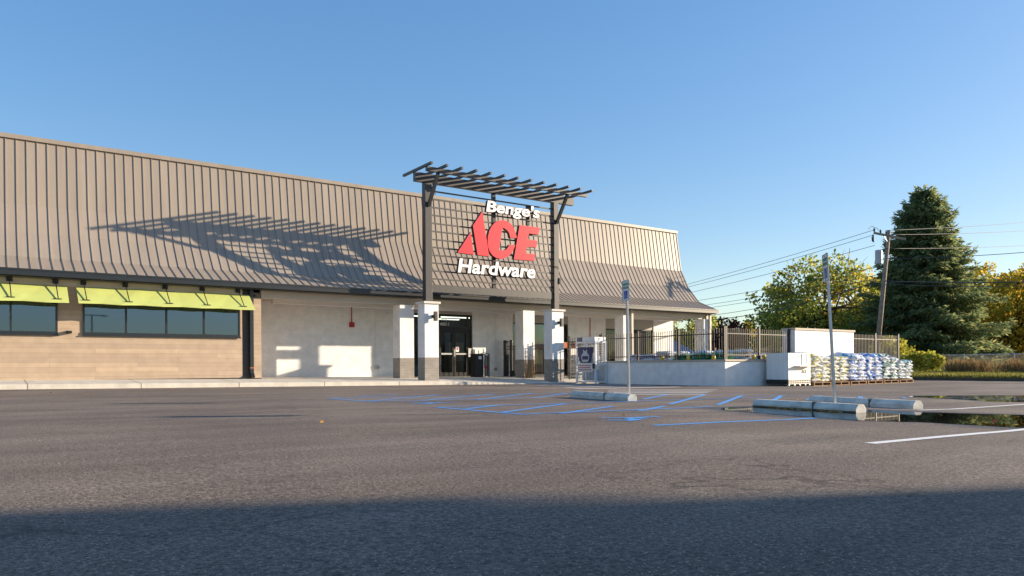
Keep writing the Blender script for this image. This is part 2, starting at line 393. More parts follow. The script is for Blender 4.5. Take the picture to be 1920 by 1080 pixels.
def isa(mb, cx, cy, s):       # wheelchair symbol painted on the ground, its foot towards the aisle
    T = lambda u, w: (cx + u*s, cy + w*s)
    for k in range(14):
        a, b = R(-150 + k*17), R(-150 + (k+1)*17)
        stripe(mb, T(-.25+.32*math.cos(a)*1.0, .32*math.sin(a)), T(-.25+.32*math.cos(b), .32*math.sin(b)), .09, .0044)
    stripe(mb, T(.62,.02), T(.05,.02), .12, .0052); stripe(mb, T(.05,.02), T(0,-.34), .11, .0056); stripe(mb, T(0,-.34), T(-.38,-.46), .1, .006)
    stripe(mb, T(.25,0), T(.22,-.26), .08, .0064)
    for k in range(6): stripe(mb, T(.78-.1+.03*k,.02), T(.7+.03*k,.02), .15, .0044)
isa(bl, 6.2, 6.45, .72); isa(bl, 6.25, 11.45, .72)
struct(bl.build('parking_lines', M['blue_paint']), 'faded blue lines of the accessible parking stalls')
wl = MB()
stripe(wl, (5.67,3.14), (8.55,3.06), .1); stripe(wl, (10.8,5.27), (15.6,5.40), .1); stripe(wl, (14.9,12.9),(14.91,12.9),.01)
struct(wl.build('parking_lines', M['white_paint']), 'white stall lines at the right')
cw = MB()
for a, b in ((( 1188,739.3),(1321,739.3)),((1131,736.6),(1328,736.3)),((1140,733.8),(1336,733.6)),((1142,731.4),(1344,731)),((1078,729.2),(1273,725.5)),((1060,726.4),(1225,723)),((1040,724),(1180,720.8)),((1010,722.3),(1120,719.7))):
    stripe(cw, onG(*a), onG(*b), .27 if a[1] > 731 else .34)
struct(cw.build('crosswalk_marking', M['white_paint']), 'white crosswalk bars in front of the entrance')

# sidewalk: sloping slab with kerb, kerb dropping to flush at the crosswalk
sw = MB()
xq = [-40,-20,-10,-4,0,3,6,8.4,10,12,14,15,15.8,16.6,17.4,18.2,20,21,21.95,22.6,26,30,34.6]
def ktop(x):
    if x < 15: return 1.
    if x < 18.2: return 1 - (x-15)/3.2*.85
    return .15
def sz(x, y):
    f = fz(x, y); k = ktop(x)
    if y < 28.3: f = (gz(x)+.246)*((y-25.8)/2.5) + (gz(x)+.15*k)*(1-(y-25.8)/2.5)
    return f
yq = [25.8, 25.95, 26.6, 27.4, 28.3, 29.5, 31, 33]
for i in range(len(xq)-1):
    x0, x1 = xq[i], xq[i+1]
    for j in range(len(yq)-1):
        y0, y1 = yq[j], yq[j+1]
        sw.quad((x0,y0,sz(x0,y0)),(x1,y0,sz(x1,y0)),(x1,y1,sz(x1,y1)),(x0,y1,sz(x0,y1)))
    sw.quad((x0,25.8,gz(x0)-.05),(x1,25.8,gz(x1)-.05),(x1,25.8,sz(x1,25.8)),(x0,25.8,sz(x0,25.8)))
struct(sw.build('sidewalk', M['concrete']), 'pale concrete sidewalk and kerb along the store')
jt = MB()
for x in (-2.2,.9,3.9,6.9,9.9,12.9):
    jt.quad((x,25.797,gz(x)),(x+.02,25.797,gz(x)),(x+.02,25.797,sz(x,25.8)),(x,25.797,sz(x,25.8)))
    jt.quad((x,25.8,sz(x,25.8)+.003),(x+.02,25.8,sz(x,25.8)+.003),(x+.02,28.3,sz(x,28.29)+.003),(x,28.3,sz(x,28.29)+.003))
struct(jt.build('sidewalk_joint', M['curb_old']))

# ------------------------------------------------------------------ the store building
store = thing('store_building', (16.,28.3,.1), 'long hardware store with a curved brown standing seam roof and white brick porch', 'store')
PR = [(27.8,3.735),(28.5,4.02),(29.09,4.272),(29.55,4.72),(29.89,5.179),(30.2,5.70),(30.44,6.245),(30.81,8.62)]
PR = [(27.8,3.735),(29.09,4.272),(29.89,5.179),(30.44,6.245),(30.81,8.62)]
XL, XR = -14., 34.02
rf = MB()
for (y0,z0),(y1,z1) in zip(PR, PR[1:]):
    rf.quad((XL,y0,z0),(XR,y0,z0),(XR,y1,z1),(XL,y1,z1))
rf.add([(XR,y,z) for y,z in PR] + [(XR,31.4,8.62),(XR,31.4,3.735)], [tuple(range(7))])
rf.quad((XL,31.4,3.735),(XR,31.4,3.735),(XR,31.4,8.62),(XL,31.4,8.62))
x = .49 - .305*47
ribs = []
while x < XR - .02:
    ribs.append(x); x += .305
ribs += [XR-.05, XR-.0125]
for x in ribs:
    for (y0,z0),(y1,z1) in zip(PR, PR[1:]):
        d = Vector((0,y1-y0,z1-z0)).normalized(); n = Vector((0,-d.z,d.y))*.024
        w = .013
        a, b = Vector((x,y0,z0)), Vector((x,y1,z1))
        ex = d*.012
        p = [a+Vector((-w,0,0))-ex, a+Vector((w,0,0))-ex, b+Vector((w,0,0))+ex, b+Vector((-w,0,0))+ex]
        rf.hexa([q - n*.1 for q in p] + [q + n for q in p])
rfo = rf.build('roof', M['roof'], store)
MB().box(XL, XR+.03, 30.72, 31.5, 8.55, 8.70).build('ridge_cap', M['roof'], rfo)
gt = MB(); gt.box(XL, XR+.06, 27.72, 27.86, 3.53, 3.735)
gt.box(XL, XR+.05, 27.86, 28.24, 3.50, 3.53); gt.box(XL, XR+.065, 27.70, 27.72, 3.685, 3.74); gt.box(XL, XR+.063, 27.71,27.72,3.53,3.57)
gto = gt.build('gutter', M['gutter'], store)
# fascia
fa = MB(); fa.box(8.39, XR, 28.25, 28.45, 3.215, 3.56); fa.box(XL, 7.70, 28.25, 28.45, 3.30, 3.56)
for x in (10.2,13.0,16.2,19.3,22.5,25.6,28.7): fa.box(x,x+.008,28.246,28.25,3.22,3.53)
fa.build('fascia', M['fascia'], store)
# siding wall at the left: built round the two window openings
def wx(px): return aX(px,28.3)
WZ0, WZ1 = 1.80, 2.95
wins = [(-3.28, 1.83, [-2.0,-.72,.56]), (2.54, 7.62, [3.83,5.10,6.35])]
sd = MB()
zb = .10
sd.box(XL, 7.70, 28.3, 28.5, zb, WZ0); sd.box(XL, 7.70, 28.3, 28.5, WZ1, 3.31)
prev = XL
for (a,b,_) in wins: sd.box(prev, a, 28.3, 28.5, WZ0, WZ1); prev = b
sd.box(prev, 7.70, 28.3, 28.5, WZ0, WZ1); sd.box(8.12, 8.40, 28.29, 28.5, .1, 3.22); sd.box(8.12,8.40,28.5,31.,.1,3.3)
sd.build('siding_wall', M['siding'], store)
MB().box(7.70, 8.12, 28.42, 28.5, .1, 3.55).build('wall_recess', M['steel'], store)
MB().box(XL, 7.72, 28.285, 28.3, .12, .215).box(8.12,8.4,28.28,28.29,.1,.2).build('base_flashing', M['gutter'], store)
dsp = MB(); dsp.box(7.97,8.10,28.22,28.33,.35,3.52); dsp.bar((8.035,28.27,.37),(8.035,28.12,.22),.13,.11); dsp.box(7.88,8.19,28.335,28.36,1.62,1.66)
do = dsp.build('downspout', M['gutter'], store)
MB().box(7.965,8.105,28.215,28.335,.56,.60).build('strap', M['terracotta'], do)
for (a,b,mu) in wins:
    fr = MB()
    fr.box(a,b,28.24,28.34,WZ0-.10,WZ0); fr.box(a,b,28.26,28.34,WZ1-.07,WZ1)
    for xx in (a, b-.06): fr.box(xx,xx+.06,28.26,28.34,WZ0,WZ1-.07)
    for xx in mu: fr.box(xx-.03,xx+.03,28.262,28.34,WZ0,WZ1-.07)
    fr.box(a-.02,b+.02,28.22,28.245,WZ0-.13,WZ0-.085)
    fo = fr.build('window', M['gutter'], store)
    pn = MB(); pn.box(a+.06,b-.06,28.31,28.32,WZ0,WZ1-.07); pn.build('pane', M['window_glass'], fo)
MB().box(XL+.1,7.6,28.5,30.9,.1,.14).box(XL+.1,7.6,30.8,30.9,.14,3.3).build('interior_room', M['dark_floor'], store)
# awnings with rods
def awning(x0, x1, plates):
    aw = MB(); n = int((x1-x0)/.62)
    top, bot = [], []
    yt, zt, yb, zbm = 28.22, 3.30, 27.42, 2.715
    for i in range(n+1):
        xx = x0 + (x1-x0)*i/n; k = .022*(1 if i % 2 else -1)
        top.append((xx, yt+(0 if i in (0,n) else -.012*(i%2)), zt-(0 if i in (0,n) else .012*((i*7)%3-1)))); bot.append((xx, yb+ (k if 0<i<n else 0), zbm+(.012*k/.022 if 0<i<n else 0)))
    for i in range(n):
        a,b,c,d = bot[i],bot[i+1],top[i+1],top[i]
        dn = lambda p,dz=.025,dy=.02: (p[0],p[1]+dy,p[2]-dz)
        aw.quad(a,b,c,d); aw.quad(dn(d,.025,.0),dn(c,.025,0),dn(b),dn(a)); aw.quad(dn(a,.03,0),dn(b,.03,0),b,a); aw.quad(dn(b),dn(a),dn(a,.03,0),dn(b,.03,0))
    for e in (0,n): aw.quad(bot[e],top[e],(top[e][0],yt,zt-.025),(bot[e][0],yb+.02,zbm-.03))
    ao = aw.build('awning', M['lime'], store)
    for xx in plates:
        b = MB(); b.box(xx-.085,xx+.085,28.19,28.246,3.36,3.53); b.tube([(xx,28.17,3.45),(xx+.03,27.52,2.835)],.016); b.box(xx-.10,xx+.13,27.50,27.53,2.80,2.825)
        b.tube([(xx,28.2,3.45),(xx,28.1,3.45)],.03)
        b.build('bracket', M['black_metal'], ao)
awning(-3.6, 2.09, [-3.1,-1.9,-.70,.53,1.77]); awning(2.35, 7.93, [2.56,3.80,5.05,6.28,7.53])
MB().box(2.06,2.22,28.12,28.3,1.75,1.83).box(2.1,2.2,28.05,28.12,1.765,1.815).build('wall_light', M['black_metal'], store)
# porch back wall with openings
YW = 31.
pw = MB(); top = 3.6
for (a,b) in ((8.4,15.85),(19.53,21.97),(25.66,28.38)): MB().box(a,b,YW,YW+.25,-.3,top).build('porch_wall', M['wall_white'], store)
MB().box(32.21,33.88,YW,YW+.25,-.3,top).box(33.63,33.88,YW+.25,44,-.4,top).build('porch_wall', M['wall_white'], store)
MB().box(33.885,33.97,YW-.0,44,-.4,3.7).build('side_trim', M['gutter'], store)
hd = MB()
for (a,b,z) in ((15.85,19.53,3.12),(21.97,25.66,2.85),(28.38,32.21,2.68)): MB().box(a,b,YW+.04,YW+.2,z,top).build('header_panel', M['soffit'], store)
MB().box(XL,34.0,28.45,31.2,3.34,3.42).build('soffit', M['soffit'], store)
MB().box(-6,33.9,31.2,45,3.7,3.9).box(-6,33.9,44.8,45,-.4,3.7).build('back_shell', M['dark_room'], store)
MB().box(9.3,15.1,29.75,29.95,3.17,3.34).build('soffit_beam', M['white_trim'], store); MB().box(15.4,33.3,29.75,29.95,3.17,3.34).build('soffit_beam', M['white_trim'], store)
# storefront glazing
def storefront(a,b,mulls,ztr,ztop,zb):
    fr = MB(); y0,y1 = YW+.06, YW+.16
    fr.box(a,b,y0,y1,ztop-.07,ztop); fr.box(a,b,y0,y1,zb,zb+.09)
    if ztr: fr.box(a,b,y0-.002,y1,ztr-.09,ztr+.09)
    for xx in [a+.03]+mulls+[b-.03]: fr.box(xx-.035,xx+.035,y0-.004,y1,zb,ztop)
    fo = fr.build('shop_window', M['black_metal'], store)
    MB().box(a+.02,b-.02,YW+.10,YW+.11,zb+.05,ztop-.03).build('pane', M['door_glass'], fo)
    return fo
ent = storefront(15.85,19.53,[16.7,17.62,19.30],2.45,3.12,fz(17,31))
storefront(21.97,25.66,[23.2,24.4],0,2.85,fz(23,31)); storefront(28.38,32.21,[29.3,30.25,31.2],0,2.68,fz(30,31))
zd = fz(18.4,31)
for (a,b) in ((17.66,18.46),(18.48,19.26)):
    d = MB(); y0,y1 = YW+.02, YW+.075
    d.box(a,a+.09,y0,y1,zd+.02,2.35); d.box(b-.09,b,y0,y1,zd+.02,2.35); d.box(a,b,y0+.001,y1,2.22,2.355); d.box(a,b,y0+.001,y1,zd+.02,zd+.2)
    dd = d.build('door', M['black_metal'], store)
    MB().box(a+.08,b-.08,y0-.03,y0-.005,1.16,1.24).build('handle', M['grey_metal'], dd)
MB().box(18.44,18.50,YW-.06,YW-.02,1.08,1.42).build('door_rail', M['grey_metal'], store); MB().box(19.24,19.42,YW-.06,YW-.02,1.05,1.48).build('door_rail', M['grey_metal'], store)
MB().box(18.56,18.74,YW+.004,YW+.01,1.30,1.55).build('door_notice', M['sign_white'], store)
MB().box(18.61,18.69,YW+.001,YW+.004,1.39,1.50).build('notice_mark', M['poster_red'], store)
# interior seen through the glass
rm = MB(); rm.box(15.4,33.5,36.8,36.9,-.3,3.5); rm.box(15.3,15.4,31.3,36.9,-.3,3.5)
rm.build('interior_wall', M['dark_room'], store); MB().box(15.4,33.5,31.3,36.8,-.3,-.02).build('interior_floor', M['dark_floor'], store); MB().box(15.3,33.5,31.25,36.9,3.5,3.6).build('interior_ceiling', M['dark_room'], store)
for (yy,zz) in ((32.6,3.18),(34.2,3.2),(36.0,3.22)):
    for xx in (16.2,19.6,22.9,26.2,29.6): MB().box(xx,xx+2.2,yy,yy+.08,zz,zz+.05).build('ceiling_lamp', M['tube_light'], store)
sh = MB()
for i,xx in enumerate((16.1,20.3,22.4,23.6,24.9,28.7,29.9,31.2)):
    sh = MB(); sh.box(xx,xx+.9,34.6,35.1,-.1,1.9); sh.build('shelf', M['trash_tan'], store)
# pillars: facade row (under the fascia)
def pillar(x0,x1,y0,y1,zt,cap=False,band=True):
    zb = min(fz(x0,y0), gz(x0)+.15*ktop(x0)+.0385*(y0-25.8)) - .08
    zbd = .245 + gz(x0) + .865 if y0 > 27 else gz(x0)+1.085
    zbd = gz(x0) + 1.10
    p = MB(); p.box(x0,x1,y0,y1,zbd,zt); o = p.build('pillar', M['white_brick'], store)
    q = MB(); q.box(x0-.004,x1+.004,y0-.004,y1+.004,zb,zbd); q.build('brick_base', M['tan_brick'], o)
    if cap:
        c = MB(); c.box(x0-.07,x1+.07,y0-.07,y1+.07,zt,zt+.09); c.build('cap', M['cap'], o, bevel=.01)
        l = MB(); xm = x0+.33; zl=2.62+gz(x0)+.14
        l.box(xm-.02,xm+.12,y0-.12,y0-.0,zl-.06,zl+.06); l.box(xm+.0,xm+.13,y0-.26,y0-.12,zl-.19,zl+.19)
        l.build('wall_light', M['grey_metal'] if False else M['steel'], o, bevel=.008)
    return o
for x0 in (14.14,20.58,27.05,33.35): pillar(x0, x0+.66, 28.18, 28.84, 3.214)
pillar(14.30, 14.94, 26.3, 26.88, 3.13, True); pillar(20.82, 21.49, 26.3, 26.9, 3.07, True)
for xx in (27.52,33.72):
    d = MB(); d.box(xx,xx+.13,28.05,28.17,.0,3.50); d.build('downspout', M['fascia'], store)
# wall fittings on the porch wall
fx = MB(); fx.tube([(13.17,YW-.03,3.33),(13.17,YW-.03,2.5)],.02); fx.box(13.06,13.28,YW-.10,YW,2.36,2.58); fx.box(13.10,13.24,YW-.16,YW-.10,2.40,2.54)
fx.build('alarm_strobe', M['red_paint'], store, bevel=.006)
for (xx,zz,mm,rr_) in ((14.33,.66,'white_trim',.011),(20.85,.5,'white_trim',.012),(27.2,1.7,'red_paint',.02)):
    MB().tube([(xx,YW-.03,3.33),(xx,YW-.03,zz)],rr_).build('conduit', M[mm], store)
hb = MB(); hb.box(14.28,14.46,YW-.08,YW,.5,.66); hb.tube([(14.2,YW-.05,.6),(14.5,YW-.12,.58)],.02); hb.build('wall_tap', M['grey_metal'], store); MB().box(20.8,20.94,YW-.07,YW,.36,.52).build('outlet_box', M['grey_metal'], store)
# number on the transom
def text_mesh(s, size, extr, offset=0., shear=0., bevel=0.):
    cu = bpy.data.curves.new('t','FONT'); cu.body = s; cu.size = size; cu.extrude = extr; cu.offset = offset; cu.shear = shear; cu.resolution_u = 4
    ob = bpy.data.objects.new('t',cu); COL.objects.link(ob)
    dg = bpy.context.evaluated_depsgraph_get(); dg.update()
    me = bpy.data.meshes.new_from_object(ob.evaluated_get(dg)); bpy.data.objects.remove(ob); return me
def place_text(name, s, org, xdir, zdir, size, extr, m, parent, offset=0., shear=0., fit=None):
    me = text_mesh(s, size, extr, offset, shear); xd, zd_ = Vector(xdir).normalized(), Vector(zdir).normalized(); yd = zd_.cross(xd)
    vs = [v.co.copy() for v in me.vertices]; mn = min(v.x for v in vs); mxx = max(v.x for v in vs); sc = fit/(mxx-mn) if fit else 1.
    off = Vector((0,0,0)); q = parent
    while q is not None: off = off + q.location; q = q.parent
    for v, c in zip(me.vertices, vs):
        v.co = Vector(org) + xd*((c.x-mn)*sc) + zd_*(c.y*1.) - yd*(-c.z) - off if False else Vector(org) + xd*((c.x-mn)*sc) + zd_*c.y - yd*c.z - off
    me.materials.clear()
    for mm in (m if isinstance(m,(list,tuple)) else [m]): me.materials.append(mm)
    me.update()
    o = bpy.data.objects.new(name, me); COL.objects.link(o); o.parent = parent
    return o
place_text('transom_number','40011',(17.70,YW+.04,2.56),(1,0,0),(0,0,1),.22,.004,M['sign_white'],store)
place_text('transom_street','Ave',(17.78,YW+.04,2.80),(1,0,0),(0,0,1),.20,.004,M['sign_white'],store)

# ------------------------------------------------------------------ pergola sign frame on the two front pillars
pg = thing('sign_pergola', (18.,26.6,3.2), 'dark steel pergola frame with slatted top standing on the two front pillars', 'pergola')
for (x0,x1,zb_) in ((14.47,14.78,3.2),(21.13,21.40,3.15)):
    MB().box(x0,x1,26.5,26.78,zb_,8.08).build('post', M['steel'], pg, bevel=.004)
MB().box(14.07,22.38,26.58,26.78,8.09,8.46).build('beam', M['steel'], pg)
MB().box(14.07,22.36,25.60,25.74,8.29,8.46).build('beam', M['steel'], pg)
for i in range(13):
    xx = 14.07 + 8.27*i/12
    MB().box(xx-.045,xx+.045,25.22,27.62,8.463,8.558).build('rafter', M['steel'], pg)
for xx in (14.62,21.27):
    b = MB(); b.bar((xx,26.50,7.12),(xx,25.70,8.28),.12,.12,up=(1,0,0)); b.build('brace', M['steel'], pg)
for zz in (7.775,7.445,7.115,6.79,6.462,6.134,5.80,5.477,5.155,4.835,4.511,4.186):
    MB().box(14.78,21.13,26.60,26.65,zz-.028,zz+.028).build('grid_bar', M['steel'], pg)
MB().box(14.78,21.13,26.56,26.72,3.64,3.95).build('beam', M['steel'], pg)
MB().box(17.86,18.02,26.66,26.78,3.95,8.09).build('strut', M['black_metal'], pg)
MB().box(19.72,19.86,26.66,26.78,6.9,7.80).build('strut', M['black_metal'], pg)
cdt = MB(); cdt.tube([(21.44,26.6,8.3),(21.44,26.6,3.2)],.02); cdt.tube([(21.44,26.55,5.0),(21.3,26.45,5.12),(20.9,26.5,5.16)],.012); cdt.box(21.40,21.50,26.46,26.6,4.35,4.62)
cdt.build('conduit', M['black_metal'], pg)
MB().tube([(14.72,26.45,7.9),(14.9,26.44,7.86),(14.9,26.44,7.6)],.02).build('wire', M['wire'], pg)

# ------------------------------------------------------------------ channel letter sign
sg = thing('store_sign', (18.,26.45,6.), 'red and white channel letter sign reading BENGE\'S ACE HARDWARE on the dark grid', 'sign')
YL = 26.36
def lp(x, y): return onY(840+x/5.4, 360+y/5.4, YL)
def letter(pts, m):
    b = MB(); b.prism([lp(*p) for p in pts], (0,.17,0), 0, 1)
    o = b.build('letter', [m, M['return']], sg, fixn=True); return o
letter([(230,405),(262,635),(98,612)], M['red'])
letter([(348,195),(418,652),(300,638),(253,340)], M['red'])
Cpts = [(697,466),(692,435),(680,398),(660,352),(630,315),(592,292),(550,285),(508,292),(470,315),(440,350),(418,395),(405,450),(402,505),(408,560),(425,605),(450,640),(485,665),(530,677),(575,671),(615,650),(645,617),(667,577),(682,537),
        (622,533),(608,560),(590,582),(562,595),(538,594),(516,585),(535,475),(553,362),(575,369),(600,388),(620,417),(632,464)]
letter(Cpts, M['red'])
letter([(725,335),(930,362),(915,432),(822,418),(806,480),(905,494),(895,560),(797,556),(785,620),(885,630),(875,697),(668,680)], M['red'])
def word(s, p0, p1, top, size_k=1.38, sh=.13, off=.027):
    a, b, t = lp(*p0), lp(*p1), lp(*top)
    xd = (b - a); width = xd.length; h = t.z - a.z
    size = h * size_k
    me = text_mesh(s, size, .08, off*size, sh)
    bm = bmesh.new(); bm.from_mesh(me); bmesh.ops.remove_doubles(bm, verts=bm.verts, dist=1e-4)
    mn = min(v.co.x for v in bm.verts); mx_ = max(v.co.x for v in bm.verts); sc = width/(mx_-mn)
    xd.normalize(); off0 = sg.location
    for f in bm.faces:
        f.normal_update(); f.material_index = 0 if abs(f.normal.z) > .9 and f.calc_center_median().z > 0 else 1
    bm.verts.ensure_lookup_table(); bm.verts.index_update(); seen = set(); isl = []
    for v in bm.verts:
        if v.index in seen: continue
        st = [v]; seen.add(v.index); cur = []
        while st:
            q = st.pop(); cur.append(q.index)
            for e in q.link_edges:
                w = e.other_vert(q)
                if w.index not in seen: seen.add(w.index); st.append(w)
        isl.append(cur)
    for cur in isl:
        idx = {k:i for i,k in enumerate(cur)}; fs, mi, vs = [], [], []
        for f in bm.faces:
            if f.verts[0].index in idx: fs.append([idx[v.index] for v in f.verts]); mi.append(f.material_index)
        for k in cur:
            c = bm.verts[k].co; vs.append((a + xd*((c.x-mn)*sc) + Vector((0,0,1))*c.y + Vector((0,-1,0))*c.z + Vector((0,.08,0)) - off0)[:])
        m2 = bpy.data.meshes.new('letter'); m2.from_pydata(vs, [], fs)
        m2.materials.append(M['white_face']); m2.materials.append(M['return']); m2.polygons.foreach_set('material_index', mi); m2.update()
        o = bpy.data.objects.new('letter', m2); COL.objects.link(o); o.parent = sg
    bm.free()
word("Benge's", (387,192), (928,262), (402,82))
word("Hardware", (100,808), (884,870), (118,668))

# ------------------------------------------------------------------ garden yard: low wall, pier wall, fences
XWL, YF = 22.6, 18.1
lw = thing('garden_wall', (XWL,YF,-.25), 'long low white brick wall with a grey coping round the garden yard', 'wall')
b = MB(); b.box(XWL,XWL+.3,YF+.3,25.2,-.5,.715); b.box(XWL,27.0,YF,YF+.3,-.5,.715); b.build('brickwork', M['white_brick'], lw)
b = MB(); b.box(XWL-.05,XWL+.35,YF+.35,25.25,.716,.79); b.box(XWL-.05,27.0,YF-.05,YF+.35,.716,.79); b.build('coping', M['coping'], lw, bevel=.008)
pw2 = thing('pier_wall', (29.2,YF,-.27), 'tall plain white brick wall between two fence sections behind the bag pallets', 'wall')
MB().box(27.0,31.38,YF-.02,YF+.55,-.5,2.0).build('brickwork', M['white_brick'], pw2)
MB().box(26.95,31.43,YF-.07,YF+.6,2.0,2.085).build('coping', M['coping'], pw2, bevel=.008)
def fence(name, label, p0, p1, nb, zb, zt, zpost, pitch=.115, double=False, thick=.055):
    t = thing(name, (p0[0],p0[1],zb), label, 'fence', 'black picket fences of the garden yard')
    a, b = Vector((p0[0],p0[1],0)), Vector((p1[0],p1[1],0)); d = b-a; L = d.length; u = d.normalized()
    for i in range(nb+1):
        q = a + d*(i/nb); m = MB(); m.bar((q.x,q.y,zpost),(q.x,q.y,zt+.05),thick+.02,thick+.02,up=u); m.box(q.x-.045,q.x+.045,q.y-.045,q.y+.045,zt+.05,zt+.075); m.build('post', M['fence'], t)
    for i in range(nb):
        q0, q1 = a+d*(i/nb), a+d*((i+1)/nb); m = MB()
        for zz in ([zt-.2, zt-.34] if double else [zt-.2]) + [zb+.12]:
            m.bar((q0.x,q0.y,zz),(q1.x,q1.y,zz),.03,.035)
        n = int((q1-q0).length/pitch)
        for k in range(1,n):
            q = q0+(q1-q0)*(k/n); m.bar((q.x,q.y,zb+.03),(q.x,q.y,zt),.02,.02,up=u)
        m.build('picket_panel', M['fence'], t)
    return t
ZC = .79
fence('picket_fence','black picket fence along the top of the long low wall, left of the corner',(XWL+.15,YF+.15),(XWL+.15,25.1),3,ZC+.05,1.98,ZC)
fence('picket_fence','short black picket fence on the low front wall beside the white counter box',(XWL+.25,YF+.15),(26.85,YF+.15),2,ZC+.05,1.98,ZC)
fence('picket_fence','black picket fence behind the bag pallets, right of the tall white wall',(31.5,YF+.2),(35.62,YF+.2),2,-.1,1.93,-.3)
fence('picket_fence','black picket fence from the low wall back to the right front pillar',(XWL+.15,25.2),(XWL+.15,27.4),1,.08,1.93,-.1,double=True)
fence('picket_fence','black picket fence crossing the porch behind the right pillars',(21.35,27.0),(21.35,30.6),2,.15,1.78,.02,double=True)
fence('picket_fence','black picket fence at the back of the garden yard',(34.1,21.),(34.1,28.0),3,-.2,1.5,-.3)
for yy,lab in ((30.2,'black round gate post on the porch, nearer of two'),(30.75,'black round gate post against the white porch wall, further of two')):
    t = thing('gate_post',(21.3,yy,fz(21.3,yy)),lab,'post','gate posts on the porch')
    MB().tube([(21.3,yy,fz(21.3,yy)),(21.3,yy,1.86),(21.3,yy,1.9)],[.085,.085,.06],12).build('post',M['black_metal'],t,smooth=False)
    MB().box(21.2,21.4,yy-.1,yy+.1,fz(21.3,yy),fz(21.3,yy)+.02).build('base_plate',M['black_metal'],t)

# ------------------------------------------------------------------ trash bin
tb = thing('trash_bin',(19.9,29.6,fz(19.9,29.6)),'black litter bin with tan front panel and red sticker beside the entrance','bin')
z0 = fz(19.9,29.6); xb = aX(889,29.6); xe = aX(912,29.6)
MB().box(xb,xb+.42,29.45,29.95,z0,z0+1.08).build('body',M['black_metal'],tb,bevel=.01)
MB().box(xb-.02,xb+.44,29.42,29.97,z0+1.08,z0+1.12).build('lid',M['black_metal'],tb)
MB().box(xb+.14,xb+.30,29.44,29.45,z0+.86,z0+1.0).build('opening',M['sign_white'],tb)
f = MB(); f.box(xb+.43,xe-.04,29.4,29.42,z0+.05,z0+1.05); f.build('front_panel',M['trash_tan'],tb)
f = MB(); f.bar((xb+.44,29.37,z0),(xb+.44,29.37,z0+1.12),.04,.04); f.bar((xe-.02,29.37,z0),(xe-.02,29.37,z0+1.12),.04,.04); f.bar((xb+.44,29.37,z0+1.12),(xe-.02,29.37,z0+1.12),.04,.04); f.bar((xb+.6,29.37,z0+.1),(xb+.6,29.37,z0+1.0),.03,.03)
f.build('frame',M['black_metal'],tb)
MB().box(xb+.48,xe-.1,29.385,29.4,z0+.40,z0+.54).build('sticker',M['red'],tb)

# ------------------------------------------------------------------ propane exchange cage
cg = thing('propane_cage',(22.25,25.2,-.2),'white wire cage of grey propane tanks with a navy poster beside the low wall','cage')
x0,x1,y0,y1,zb,zt = 21.93,22.53,24.62,25.9,-.14,1.66
f = MB()
for xx in (x0,x1):
    for yy in (y0,y1): f.box(xx-.035,xx+.035,yy-.035,yy+.035,zb-.07,zt)
for zz in (zb,zt-.02,.62):
    for yy in (y0,y1): f.box(x0+.035,x1-.035,yy-.03,yy+.03,zz-.03,zz+.03)
    for xx in (x0,x1): f.box(xx-.03,xx+.03,y0+.035,y1-.035,zz-.03,zz+.03)
ymid = (y0+y1)/2; f.box(x0-.03,x0+.03,ymid-.03,ymid+.03,zb+.03,zt-.05)
f.box(x0-.03,x1+.03,y0-.03,y1+.03,zt,zt+.03); f.build('frame',M['white_wire'],cg)
w = MB()
for k in range(1,16):
    yy = y0+(y1-y0)*k/16; w.bar((x0-.002,yy,zb+.03),(x0-.002,yy,zt-.04),.008,.008)
for k in range(1,9):
    xx = x0+(x1-x0)*k/9; w.bar((xx,y0+.002,zb+.03),(xx,y0+.002,zt-.04),.008,.008)
for k in range(1,18):
    zz = zb+(zt-zb)*k/18; w.bar((x0-.004,y0+.03,zz),(x0-.004,y1-.03,zz),.006,.006); w.bar((x0+.03,y0+.004,zz),(x1-.03,y0+.004,zz),.006,.006)
w.build('wire_mesh',M['white_wire'],cg)
MB().box(x0-.03,x1+.03,y0+.02,y1+.03,zt+.031,zt+.20).build('header_sign',M['sign_white'],cg)
MB().box(x0-.05,x0-.031,y1-.42,y1-.05,zt+.02,zt+.21).build('header_badge',M['navy'],cg,bevel=.01)
ps = MB(); xp = x0-.05
pp = lambda y,z: (xp,y,z)
ps.prism([pp(y1-.08,1.42),pp(y0+.1,1.42),pp(y0+.1,1.2),pp(y0+.28,.72),pp(y1-.28,.72),pp(y1-.08,1.15)],(.012,0,0)); ps.build('poster',M['navy'],cg,fixn=True)
ps = MB(); xp = x0-.056                        # pale gas bottle drawn on the poster
cy = (y0+y1)/2
ps.prism([pp(cy+.20,.76),pp(cy+.26,.92),pp(cy+.25,1.06),pp(cy+.12,1.18),pp(cy+.14,1.30),pp(cy+.08,1.31),pp(cy+.06,1.24),pp(cy-.06,1.24),pp(cy-.08,1.31),pp(cy-.14,1.30),pp(cy-.12,1.18),pp(cy-.25,1.06),pp(cy-.26,.92),pp(cy-.20,.76)],(.005,0,0)); ps.build('poster_emblem',M['poster_grey'],cg,fixn=True)
ps = MB(); ps.prism([(x0-.062,cy+.2,.86),(x0-.062,cy+.2,1.02),(x0-.062,cy-.2,1.02),(x0-.062,cy-.2,.86)],(.005,0,0)); ps.build('poster_band',M['navy'],cg,fixn=True)
MB().box(x0-.05,x0-.038,y0+.12,y1-.1,.30,.70).build('price_board',M['sign_white'],cg)
ln = MB()
for zz in (.60,.50,.40):
    yy = y1-.16
    while yy > y0+.28:
        l = random.uniform(.04,.12); ln.box(x0-.056,x0-.05,yy-l,yy,zz-.022,zz+.022); yy -= l+.025
ln.build('price_lettering',M['poster_red'],cg)
MB().box(x0-.09,x0-.04,y0+.0,y0+.12,.45,.68).build('lock_box',M['black_metal'],cg)
